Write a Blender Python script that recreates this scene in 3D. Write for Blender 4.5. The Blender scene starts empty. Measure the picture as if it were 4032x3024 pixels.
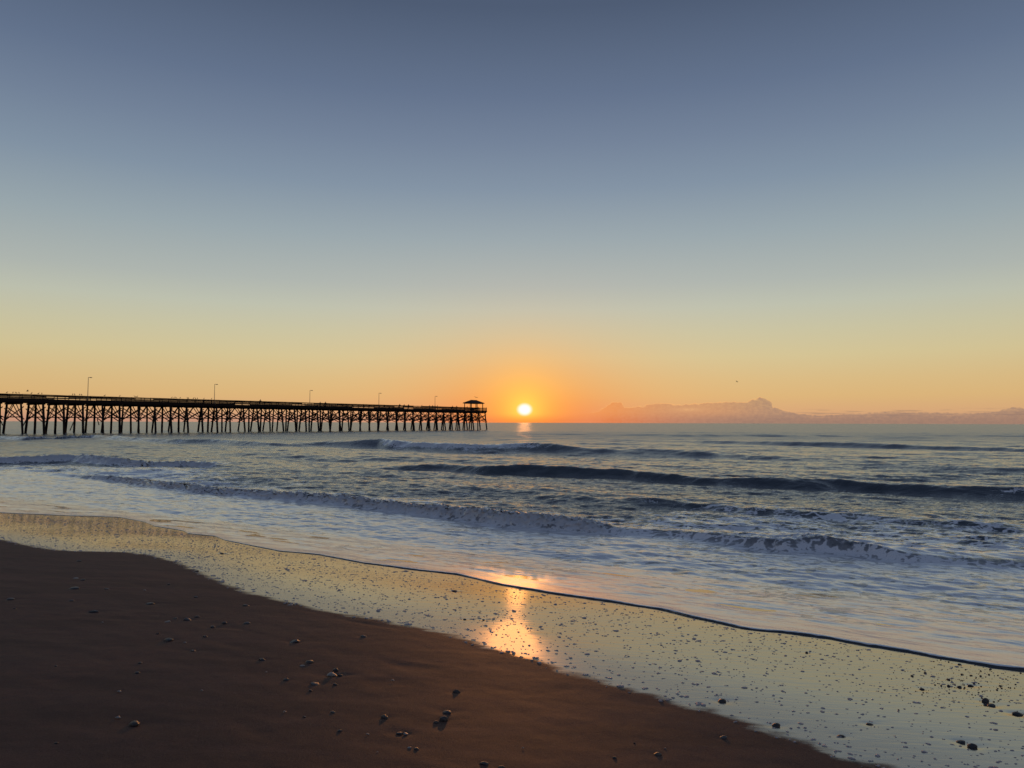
import bpy, bmesh, math, random
import numpy as np
from mathutils import Matrix, Vector, Euler

rng = np.random.default_rng(7)
random.seed(7)
sc = bpy.context.scene
COL = sc.collection
R = math.radians

# ------------------------------------------------------------------ camera
EYE = 2.9                      # metres above the mean sea
F_PX, CX, CY = 2912.0, 2016.0, 1512.0     # 26 mm equivalent on a 4032 x 3024 frame
cam_d = bpy.data.cameras.new('camera')
cam = bpy.data.objects.new('camera', cam_d)
COL.objects.link(cam)
cam_d.sensor_width = 36.0
cam_d.lens = 26.0
cam_d.clip_start = 0.05
cam_d.clip_end = 60000
CAM_ROT = Matrix.Rotation(R(92.99), 3, 'X') @ Matrix.Rotation(R(0.17), 3, 'Z')
cam.matrix_world = Matrix.Translation((0, 0, EYE)) @ CAM_ROT.to_4x4()
sc.camera = cam

# ------------------------------------------------------------------ world, sun, exposure
SUN_EL, SUN_AZ = 0.98, 0.98    # degrees; azimuth from +Y towards +X
sun_dir = Vector((math.sin(R(SUN_AZ)) * math.cos(R(SUN_EL)), math.cos(R(SUN_AZ)) * math.cos(R(SUN_EL)), math.sin(R(SUN_EL))))


def lin(r, g, b, a=1.0):
    def f(c):
        c = c / 255.0
        return c / 12.92 if c <= 0.04045 else ((c + 0.055) / 1.055) ** 2.4
    return (f(r), f(g), f(b), a)


class NT:
    """small helper to write node trees"""
    def __init__(self, tree):
        self.t = tree
        tree.nodes.clear()

    def n(self, typ, **kw):
        nd = self.t.nodes.new(typ)
        for k, v in kw.items():
            setattr(nd, k, v)
        return nd

    def link(self, a, b):
        self.t.links.new(a, b)

    def put(self, sock, v):
        if isinstance(v, bpy.types.NodeSocket):
            self.link(v, sock)
        else:
            sock.default_value = v

    def math(self, op, a, b=0.0, c=0.0, clamp=False):
        m = self.n('ShaderNodeMath', operation=op, use_clamp=clamp)
        for i, v in enumerate((a, b, c)):
            self.put(m.inputs[i], v)
        return m.outputs[0]

    def mrange(self, v, a, b, c=0.0, d=1.0, smooth=True):
        m = self.n('ShaderNodeMapRange', interpolation_type='SMOOTHSTEP' if smooth else 'LINEAR')
        m.clamp = True
        for i, x in enumerate((v, a, b, c, d)):
            self.put(m.inputs[i], x)
        return m.outputs[0]

    def mix(self, f, a, b, blend='MIX'):
        m = self.n('ShaderNodeMix', data_type='RGBA', blend_type=blend)
        m.clamp_factor = True
        self.put(m.inputs[0], f)
        self.put(m.inputs[6], a)
        self.put(m.inputs[7], b)
        return m.outputs[2]

    def ramp(self, f, stops, interp='LINEAR'):
        r = self.n('ShaderNodeValToRGB')
        cr = r.color_ramp
        cr.interpolation = interp
        while len(cr.elements) > 1:
            cr.elements.remove(cr.elements[-1])
        cr.elements[0].position = stops[0][0]
        cr.elements[0].color = stops[0][1]
        for p, col in stops[1:]:
            e = cr.elements.new(p)
            e.color = col
        self.put(r.inputs[0], f)
        return r.outputs[0]

    def noise(self, vec, scale, detail=4.0, rough=0.55, dist=0.0, dim='3D'):
        m = self.n('ShaderNodeTexNoise', noise_dimensions=dim)
        if vec is not None:
            self.link(vec, m.inputs['Vector'])
        m.inputs['Scale'].default_value = scale
        m.inputs['Detail'].default_value = detail
        m.inputs['Roughness'].default_value = rough
        m.inputs['Distortion'].default_value = dist
        return m.outputs[0]

    def scale_vec(self, vec, s, rot=0.0):
        m = self.n('ShaderNodeMapping')
        self.link(vec, m.inputs['Vector'])
        m.inputs['Scale'].default_value = s
        m.inputs['Rotation'].default_value = (0, 0, rot)
        return m.outputs[0]


world = bpy.data.worlds.new('World')
sc.world = world
world.use_nodes = True
w = NT(world.node_tree)
tc = w.n('ShaderNodeTexCoord')
vdir = tc.outputs['Generated']
sep = w.n('ShaderNodeSeparateXYZ')
w.link(vdir, sep.inputs[0])
elev = w.math('MULTIPLY', w.math('ARCSINE', sep.outputs[2]), 180 / math.pi)          # degrees
azim = w.math('MULTIPLY', w.math('ARCTAN2', sep.outputs[0], sep.outputs[1]), 180 / math.pi)
dotn = w.n('ShaderNodeVectorMath', operation='DOT_PRODUCT')
w.link(vdir, dotn.inputs[0])
dotn.inputs[1].default_value = sun_dir
ang = w.math('MULTIPLY', w.math('ARCCOSINE', w.math('MINIMUM', dotn.outputs['Value'], 1.0)), 180 / math.pi)
daz = w.math('ABSOLUTE', w.math('SUBTRACT', azim, SUN_AZ))
fe = w.math('DIVIDE', w.math('MAXIMUM', elev, 0.0), 60.0)


def st(e, r, g, b):
    return (e / 60.0, lin(r, g, b))


# dawn sky towards the sun, by elevation
sunward = w.ramp(fe, [st(0, 208, 156, 128), st(0.9, 221, 173, 126), st(2.0, 224, 185, 127), st(3.2, 222, 191, 136), st(5, 216, 200, 153),
                      st(6.8, 206, 200, 166), st(8.7, 194, 197, 179), st(10.5, 179, 186, 180), st(14, 157, 171, 177),
                      st(17.7, 133, 150, 168), st(21, 117, 133, 156), st(24.3, 101, 117, 143), st(30, 79, 93, 117), st(60, 76, 93, 124)])
# the sky opposite: dull lilac belt under grey blue
antisun = w.ramp(fe, [st(0, 116, 112, 128), st(5, 136, 126, 140), st(12, 134, 138, 160), st(25, 110, 124, 152), st(60, 78, 96, 128)])
side = w.mrange(daz, 40.0, 150.0)
sky = w.mix(side, sunward, antisun)
# a touch less light away from the sun
dim = w.mrange(daz, 5.0, 60.0, 1.0, 0.95)
dimc = w.n('ShaderNodeCombineColor')
for i in range(3):
    w.link(dim, dimc.inputs[i])
sky = w.mix(1.0, sky, dimc.outputs[0], 'MULTIPLY')
# physical sky adds its own slow variation
nish = w.n('ShaderNodeTexSky', sky_type='NISHITA')
nish.sun_disc = False
nish.sun_elevation = R(SUN_EL)
nish.sun_rotation = R(SUN_AZ)
nish.air_density = 1.0
nish.dust_density = 1.2
nish.ozone_density = 2.0
nsc = w.mix(1.0, nish.outputs[0], (0.12, 0.12, 0.12, 1), 'MULTIPLY')
sky = w.mix(0.06, sky, nsc)
# aureole round the low sun
ex = w.math('POWER', w.math('DIVIDE', daz, 6.8), 2.0)
ey = w.math('POWER', w.math('DIVIDE', w.math('SUBTRACT', elev, SUN_EL - 0.6), 4.0), 2.0)
g_wide = w.math('EXPONENT', w.math('MULTIPLY', w.math('POWER', w.math('ADD', ex, ey), 0.72), -1.0))
sky = w.mix(w.math('MULTIPLY', g_wide, 0.94), sky, w.mix(w.mrange(elev, 0.0, 3.5), lin(252, 118, 40), lin(250, 152, 62)))
# thin bank of cloud lying on the horizon, its top given by bearing
cloud_px = [(2345, 1622), (2355, 1617), (2379, 1606), (2392, 1592), (2412, 1582), (2448, 1584), (2458, 1603), (2485, 1605), (2509, 1598),
            (2534, 1602), (2544, 1592), (2591, 1586), (2627, 1590), (2660, 1594), (2729, 1590), (2831, 1584), (2892, 1582), (2937, 1584), (2953, 1577),
            (2973, 1571), (2990, 1563), (3010, 1565), (3022, 1575), (3036, 1580), (3040, 1606), (3055, 1604), (3071, 1610), (3100, 1617), (3146, 1628),
            (3226, 1635), (3353, 1628), (3488, 1620), (3669, 1622), (3816, 1626), (3892, 1622), (3943, 1614), (3981, 1601), (4010, 1601), (4032, 1607), (4060, 1616)]


def px_dir(px, py):
    v = CAM_ROT @ Vector(((px - CX) / F_PX, (CY - py) / F_PX, -1.0))
    return v.normalized()


pts = []
for px, py in cloud_px:
    v = px_dir(px, py)
    pts.append((math.degrees(math.atan2(v.x, v.y)), math.degrees(math.asin(v.z))))
AZ0, AZ1, ELMAX = 6.4, 34.9, 2.6
nvec = w.n('ShaderNodeCombineXYZ')
w.link(azim, nvec.inputs[0])
w.link(w.math('MULTIPLY', elev, 1.6), nvec.inputs[1])
n1 = w.noise(nvec.outputs[0], 3.2, 6.0, 0.64)
n2 = w.noise(nvec.outputs[0], 0.45, 4.0, 0.5)
azw = w.math('ADD', azim, w.math('MULTIPLY', w.math('SUBTRACT', n1, 0.5), 0.22))
fc = w.n('ShaderNodeFloatCurve')
cm = fc.mapping
cv = cm.curves[0]
inr = [((a - AZ0) / (AZ1 - AZ0), e / ELMAX) for a, e in pts if AZ0 + 0.05 < a < AZ1 - 0.05]
allp = [(0.0, inr[0][1] * 0.9)] + inr + [(1.0, inr[-1][1])]
cv.points[0].location = allp[0]
cv.points[1].location = allp[-1]
for p in allp[1:-1]:
    cv.points.new(*p)
for p in cv.points:
    p.handle_type = 'VECTOR'
cm.update()
w.link(w.mrange(azw, AZ0, AZ1, 0.0, 1.0, smooth=False), fc.inputs['Value'])
ctop = w.math('ADD', w.math('MULTIPLY', fc.outputs[0], ELMAX), w.math('MULTIPLY', w.math('SUBTRACT', n1, 0.5), 0.34))
# beyond the surveyed bearings the bank sinks away into the haze
ctop = w.math('MULTIPLY', ctop, w.math('MULTIPLY', w.mrange(azim, 1.0, 7.0), w.mrange(azim, 60.0, 38.0)))
puff = w.n('ShaderNodeTexVoronoi', feature='SMOOTH_F1')
w.link(nvec.outputs[0], puff.inputs['Vector'])
puff.inputs['Scale'].default_value = 2.6
ctop = w.math('ADD', ctop, w.math('MULTIPLY', w.math('SUBTRACT', 0.35, puff.outputs['Distance']), w.mrange(ctop, 0.9, 1.6, 0.04, 0.16)))
cdep = w.math('SUBTRACT', ctop, elev)
cmask = w.mrange(cdep, -0.015, w.mrange(azim, 18.0, 22.0, 0.035, 0.10))
cup = w.mix(w.mrange(daz, 5.0, 12.0), lin(240, 146, 76), lin(200, 142, 104))
cup = w.mix(w.mrange(daz, 13.0, 20.0), cup, lin(148, 122, 112))
clo = w.mix(w.mrange(daz, 4.0, 15.0), lin(230, 120, 56), lin(162, 115, 96))
clo = w.mix(w.mrange(daz, 12.0, 19.0), clo, lin(132, 112, 106))
ccol = w.mix(w.mrange(elev, 0.0, 0.95), clo, cup)
copac = w.math('MULTIPLY', cmask, w.mrange(n1, 0.3, 0.7, 0.46, 0.74))
copac = w.math('MULTIPLY', w.math('MINIMUM', copac, 0.8), w.mrange(azim, 5.5, 8.0, 0.25, 1.0))
strata = w.mrange(w.noise(w.scale_vec(nvec.outputs[0], (0.25, 3.2, 1.0)), 1.5, 4.0, 0.55), 0.52, 0.62, 0.0, 0.55)
strata = w.math('MULTIPLY', strata, w.math('MULTIPLY', w.mrange(daz, 17.0, 21.0), w.mrange(cdep, 0.35, 0.05)))
copac = w.math('MULTIPLY', copac, w.math('SUBTRACT', 1.0, strata))
# a gap of brighter sky in the middle of the bank
hx = w.math('POWER', w.math('DIVIDE', w.math('SUBTRACT', azim, 13.4), 0.95), 2.0)
hy = w.math('POWER', w.math('DIVIDE', w.math('SUBTRACT', elev, 1.02), 0.13), 2.0)
gap = w.math('EXPONENT', w.math('MULTIPLY', w.math('ADD', hx, hy), -1.0))
copac = w.math('MULTIPLY', copac, w.math('SUBTRACT', 1.0, w.math('MULTIPLY', gap, w.mrange(n1, 0.35, 0.6, 0.3, 1.0))))
sky = w.mix(copac, sky, ccol)
rim = w.math('MULTIPLY', w.math('MULTIPLY', w.mrange(cdep, -0.035, 0.0), w.mrange(cdep, 0.075, 0.02)), w.math('MULTIPLY', w.mrange(daz, 24.0, 14.0, 0.06, 0.6), w.mrange(n1, 0.36, 0.56, 0.4, 1.0)))
rim = w.math('MULTIPLY', rim, w.mrange(daz, 4.5, 6.5))
sky = w.mix(rim, sky, lin(252, 188, 118))
# thin flat streaks above the bank on the right
sv_ = w.noise(w.scale_vec(nvec.outputs[0], (0.22, 2.4, 1.0)), 1.9, 3.0, 0.55)
sk = w.math('MULTIPLY', w.mrange(sv_, 0.54, 0.64), w.math('MULTIPLY', w.mrange(elev, 0.45, 0.62), w.mrange(elev, 1.15, 0.75)))
sk = w.math('MULTIPLY', sk, w.math('MULTIPLY', w.mrange(azim, 19.0, 24.0), 0.6))
sky = w.mix(sk, sky, lin(150, 122, 108))
# low belt of dust on the left and right horizon
belt = w.math('MULTIPLY', w.mrange(elev, 0.9, 0.0), w.mrange(daz, 6.0, 18.0, 0.0, 0.5))
sky = w.mix(belt, sky, w.mix(w.mrange(azim, 0.0, 20.0), lin(192, 142, 122), lin(156, 124, 106)))
# inner aureole and the disc itself
g_in = w.math('EXPONENT', w.math('MULTIPLY', w.math('POWER', w.math('DIVIDE', ang, 1.9), 1.15), -1.0))
g_in = w.math('MULTIPLY', g_in, w.mrange(elev, 0.0, 0.8, 0.35, 1.0))
sky = w.mix(g_in, sky, (1.55, 0.80, 0.11, 1))
dx_ = w.math('DIVIDE', w.math('SUBTRACT', azim, SUN_AZ), 0.48)
dy_ = w.math('DIVIDE', w.math('SUBTRACT', elev, SUN_EL + 0.04), 0.39)
dr = w.math('SQRT', w.math('ADD', w.math('POWER', dx_, 2.0), w.math('POWER', dy_, 2.0)))
disc = w.mrange(dr, 1.5, 0.55)
sky = w.mix(disc, sky, (1.16, 1.11, 1.02, 1))
bg = w.n('ShaderNodeBackground')
w.link(sky, bg.inputs['Color'])
bg.inputs['Strength'].default_value = 1.0
wo = w.n('ShaderNodeOutputWorld')
w.link(bg.outputs[0], wo.inputs[0])

sun_d = bpy.data.lights.new('sun', 'SUN')
sun_d.energy = 0.60
sun_d.angle = R(0.53)
sun_d.color = (1.0, 0.36, 0.09)
sun = bpy.data.objects.new('sun', sun_d)
COL.objects.link(sun)
sun.rotation_euler = sun_dir.to_track_quat('Z', 'Y').to_euler()
sun.location = (20, 300, 60)

vs = sc.view_settings
vs.view_transform = 'Standard'
vs.look = 'None'
vs.exposure = 0.0
vs.gamma = 1.0
vs.use_curve_mapping = False
cy = sc.cycles
cy.use_denoising = True
cy.denoiser = 'OPENIMAGEDENOISE'
cy.denoising_input_passes = 'RGB_ALBEDO_NORMAL'
cy.sample_clamp_indirect = 1.5
cy.sample_clamp_direct = 1.1
cy.max_bounces = 5
cy.diffuse_bounces = 2
cy.glossy_bounces = 3


# ------------------------------------------------------------------ helpers
def unproj(px, py, z=0.0):
    v = CAM_ROT @ Vector(((px - CX) / F_PX, (CY - py) / F_PX, -1.0))
    k = (z - EYE) / v.z
    return (v.x * k, v.y * k)


def noise2(x, y, seed=0):
    """gradient noise, about -0.7..0.7"""
    xi = np.floor(x).astype(np.int64)
    yi = np.floor(y).astype(np.int64)
    xf, yf = x - xi, y - yi
    u = xf * xf * xf * (xf * (xf * 6 - 15) + 10)
    v = yf * yf * yf * (yf * (yf * 6 - 15) + 10)

    def g(ix, iy, dx, dy):
        h = (ix * 374761393 + iy * 668265263 + seed * 1274126177) & 0xffffffff
        h = ((h ^ (h >> 13)) * 1274126177) & 0xffffffff
        h = (h ^ (h >> 16)) & 0xffff
        a = h * (2 * np.pi / 65536.0)
        return np.cos(a) * dx + np.sin(a) * dy
    n00 = g(xi, yi, xf, yf)
    n10 = g(xi + 1, yi, xf - 1, yf)
    n01 = g(xi, yi + 1, xf, yf - 1)
    n11 = g(xi + 1, yi + 1, xf - 1, yf - 1)
    return (n00 * (1 - u) + n10 * u) * (1 - v) + (n01 * (1 - u) + n11 * u) * v


def fbm(x, y, octaves=4, seed=0, gain=0.5, lac=2.07):
    r = 0
    a = 1.0
    for i in range(octaves):
        r = r + a * noise2(x, y, seed + i * 17)
        x, y, a = x * lac + 3.1, y * lac - 1.7, a * gain
    return r


def sstep(a, b, x):
    t = np.clip((x - a) / (b - a), 0, 1)
    return t * t * (3 - 2 * t)


def grid_mesh(name, X, Y, Z, attrs=None):
    nr, nc = X.shape
    me = bpy.data.meshes.new(name)
    co = np.stack([X, Y, Z], -1).reshape(-1, 3).astype(np.float32)
    idx = np.arange(nr * nc).reshape(nr, nc)
    q = np.stack([idx[:-1, :-1], idx[:-1, 1:], idx[1:, 1:], idx[1:, :-1]], -1).reshape(-1, 4)
    me.vertices.add(len(co))
    me.vertices.foreach_set('co', co.ravel())
    me.loops.add(q.size)
    me.loops.foreach_set('vertex_index', q.ravel().astype(np.int32))
    me.polygons.add(len(q))
    me.polygons.foreach_set('loop_start', np.arange(0, q.size, 4, dtype=np.int32))
    me.polygons.foreach_set('loop_total', np.full(len(q), 4, dtype=np.int32))
    me.polygons.foreach_set('use_smooth', np.ones(len(q), dtype=bool))
    me.update(calc_edges=True)
    for k, v in (attrs or {}).items():
        at = me.attributes.new(k, 'FLOAT', 'POINT')
        at.data.foreach_set('value', v.ravel().astype(np.float32))
    return me


def poly_mesh(name, verts, faces, smooth=True):
    me = bpy.data.meshes.new(name)
    me.from_pydata([tuple(v) for v in verts], [], faces)
    if smooth:
        me.polygons.foreach_set('use_smooth', np.ones(len(me.polygons), dtype=bool))
    me.update()
    return me


def add(name, mesh, mat=None, parent=None, mtx=None, label=None, cat=None, group=None, kind=None):
    o = bpy.data.objects.new(name, mesh)
    COL.objects.link(o)
    if mat is not None and mesh is not None and len(mesh.materials) == 0:
        mesh.materials.append(mat)
    if parent is not None:
        o.parent = parent
    if mtx is not None:
        o.matrix_local = mtx
    if label:
        o['label'] = label
    if cat:
        o['category'] = cat
    if group:
        o['group'] = group
    if kind:
        o['kind'] = kind
    return o


def material(name):
    m = bpy.data.materials.new(name)
    m.use_nodes = True
    t = NT(m.node_tree)
    out = t.n('ShaderNodeOutputMaterial')
    return m, t, out


def simple_mat(name, col, rough=0.7, col2=None, nscale=6.0, bump=0.0, spec=0.5):
    m, t, out = material(name)
    b = t.n('ShaderNodeBsdfPrincipled')
    b.inputs['Roughness'].default_value = rough
    b.inputs['Specular IOR Level'].default_value = spec
    tcn = t.n('ShaderNodeTexCoord')
    nz = t.noise(tcn.outputs['Object'], nscale, 5.0, 0.6)
    t.link(t.mix(t.mrange(nz, 0.3, 0.7), (*col, 1), (*(col2 or tuple(c * 0.6 for c in col)), 1)), b.inputs['Base Color'])
    if bump:
        bp = t.n('ShaderNodeBump')
        bp.inputs['Strength'].default_value = bump
        bp.inputs['Distance'].default_value = 0.02
        t.link(nz, bp.inputs['Height'])
        t.link(bp.outputs[0], b.inputs['Normal'])
    t.link(b.outputs[0], out.inputs[0])
    return m


# ------------------------------------------------------------------ beach and sea: shared shape
SH_N = np.array([0.52, 0.854])          # offshore direction
SH_A = np.array([0.854, -0.52])         # along the shore, to the right


def beach_z(x, y):
    s = SH_N[0] * x + SH_N[1] * y
    a = SH_A[0] * x + SH_A[1] * y
    z = 1.20 - 0.086 * s
    z = np.where(s < 0, 1.20 - 0.05 * s, z)
    z = np.where(s < -45, 1.20 + 2.25 + 0.0 * s, z)
    z = np.where(s > 20, 1.20 - 0.086 * 20 - 0.02 * (s - 20), z)
    return z + 0.012 * noise2(a * 0.35, s * 0.5, 5) * np.exp(-(s / 30.0) ** 2)


def unproj_beach(px, py, dz=0.0):
    z = 0.4
    for _ in range(25):
        x, y = unproj(px, py, z)
        z = float(beach_z(np.array([x]), np.array([y]))[0]) + dz
    return x, y, z


edge_px = [(0, 2019), (253, 2030), (470, 2037), (525, 2047), (570, 2056), (610, 2072), (721, 2090), (740, 2101), (848, 2112), (886, 2128), (1038, 2158),
           (1101, 2171), (1253, 2184), (1317, 2196), (1432, 2218), (1548, 2232), (1658, 2247), (1800, 2263), (1885, 2282), (1975, 2303), (2079, 2321),
           (2169, 2337), (2358, 2363), (2500, 2385), (2606, 2400), (2711, 2427), (2817, 2450), (2922, 2474), (3027, 2487), (3090, 2492), (3248, 2513), (3406, 2540),
           (3564, 2564), (3696, 2590), (3801, 2608), (3907, 2627), (4032, 2640)]
E_pts = np.array([unproj_beach(*p)[:2] for p in edge_px])
ext_l = E_pts[0] + (np.array([[-20.0, 7.0], [-9.0, 4.0]]) * 1.0)
ext_r = E_pts[-1] + np.array([[1.2, -0.65], [6, -3.0]])
E_pts = np.vstack([ext_l, E_pts, ext_r])
E_ta = E_pts[:, 0] / E_pts[:, 1]
order = np.argsort(E_ta)
E_ta, E_pts = E_ta[order], E_pts[order]

wet_px = [(0, 2122), (108, 2147), (209, 2164), (304, 2170), (506, 2174), (601, 2187), (690, 2210), (790, 2250), (870, 2290), (975, 2332), (1100, 2360), (1211, 2385), (1300, 2410),
          (1420, 2425), (1500, 2437), (1580, 2460), (1650, 2468), (1740, 2490), (1820, 2510), (1900, 2540), (2000, 2562), (2100, 2592), (2220, 2638),
          (2330, 2662), (2440, 2704), (2580, 2732), (2680, 2772), (2800, 2792), (2930, 2840), (3050, 2882), (3195, 2922), (3300, 2975), (3406, 2998), (3511, 3016),
          (3700, 3090), (4032, 3200)]
W_pts = np.array([unproj_beach(*p)[:2] for p in wet_px])
W_a = W_pts @ SH_A
W_s = W_pts @ SH_N
o_ = np.argsort(W_a)
W_a, W_s = W_a[o_], W_s[o_]


# ------------------------------------------------------------------ beach material and mesh
def beach_material():
    m, t, out = material('damp_sand')
    geo = t.n('ShaderNodeNewGeometry')
    pos = geo.outputs['Position']
    wet = t.n('ShaderNodeAttribute', attribute_name='wet').outputs['Fac']
    big = t.noise(pos, 0.7, 4.0, 0.5)
    fine = t.noise(pos, 260.0, 3.0, 0.7)
    mid = t.noise(pos, 9.0, 5.0, 0.6)
    base = t.mix(t.mrange(big, 0.3, 0.7), (0.118, 0.054, 0.036, 1), (0.092, 0.047, 0.034, 1))
    base = t.mix(t.mrange(mid, 0.35, 0.7, 0.0, 0.35), base, (0.048, 0.034, 0.030, 1))
    base = t.mix(t.mrange(fine, 0.55, 0.8, 0.0, 0.6), base, (0.20, 0.15, 0.125, 1))
    base = t.mix(t.mrange(fine, 0.45, 0.25, 0.0, 0.6), base, (0.04, 0.03, 0.028, 1))
    bp = t.n('ShaderNodeBump')
    grain = t.noise(pos, 75.0, 4.0, 0.75)
    base = t.mix(t.mrange(grain, 0.52, 0.72, 0.0, 0.55), base, (0.135, 0.095, 0.078, 1))
    base = t.mix(t.mrange(grain, 0.46, 0.30, 0.0, 0.6), base, (0.022, 0.016, 0.014, 1))
    damp = t.noise(t.scale_vec(pos, (0.5, 1.6, 1.0), R(31)), 1.1, 5.0, 0.6, 0.5)
    base = t.mix(t.mrange(damp, 0.42, 0.62, 0.0, 0.45), base, (0.048, 0.027, 0.020, 1))
    bp.inputs['Strength'].default_value = 0.7
    bp.inputs['Distance'].default_value = 0.005
    h = t.math('ADD', t.math('MULTIPLY', mid, 0.9), t.math('ADD', t.math('MULTIPLY', fine, 0.25), t.math('MULTIPLY', grain, 0.6)))
    t.link(h, bp.inputs['Height'])
    dry = t.n('ShaderNodeBsdfPrincipled')
    t.link(base, dry.inputs['Base Color'])
    dry.inputs['Roughness'].default_value = 0.72
    dry.inputs['Specular IOR Level'].default_value = 0.15
    t.link(bp.outputs[0], dry.inputs['Normal'])
    # film of water left by the last wash
    ripple = t.noise(t.scale_vec(pos, (1.2, 5.0, 1.0), R(31)), 2.2, 4.0, 0.55, 0.4)
    bp2 = t.n('ShaderNodeBump')
    bp2.inputs['Strength'].default_value = 0.35
    bp2.inputs['Distance'].default_value = 0.006
    glit = t.noise(t.scale_vec(pos, (1.0, 2.0, 1.0), R(31)), 55.0, 3.0, 0.6)
    t.link(t.math('ADD', ripple, t.math('ADD', t.math('MULTIPLY', glit, 0.075), t.math('MULTIPLY', fine, 0.010))), bp2.inputs['Height'])
    film = t.n('ShaderNodeBsdfPrincipled')
    film.inputs['Base Color'].default_value = (0.066, 0.060, 0.056, 1)
    fd = t.n('ShaderNodeAttribute', attribute_name='film').outputs['Fac']
    t.link(t.mrange(t.math('ADD', fd, t.math('MULTIPLY', t.math('SUBTRACT', ripple, 0.5), 0.5)), 0.05, 0.8, 0.22, 0.07), film.inputs['Roughness'])
    film.inputs['IOR'].default_value = 3.4
    t.link(bp2.outputs[0], film.inputs['Normal'])
    edge_n = t.noise(t.scale_vec(pos, (1.0, 2.2, 1.0), R(31)), 2.6, 7.0, 0.68)
    fac = t.mrange(t.math('ADD', wet, t.math('MULTIPLY', t.math('SUBTRACT', edge_n, 0.5), 0.55)), 0.38, 0.58)
    mx = t.n('ShaderNodeMixShader')
    t.link(fac, mx.inputs[0])
    t.link(dry.outputs[0], mx.inputs[1])
    t.link(film.outputs[0], mx.inputs[2])
    t.link(mx.outputs[0], out.inputs[0])
    return m


def axis(parts):
    v = [np.arange(a, b, d) for a, b, d in parts]
    return np.concatenate(v)


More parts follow.
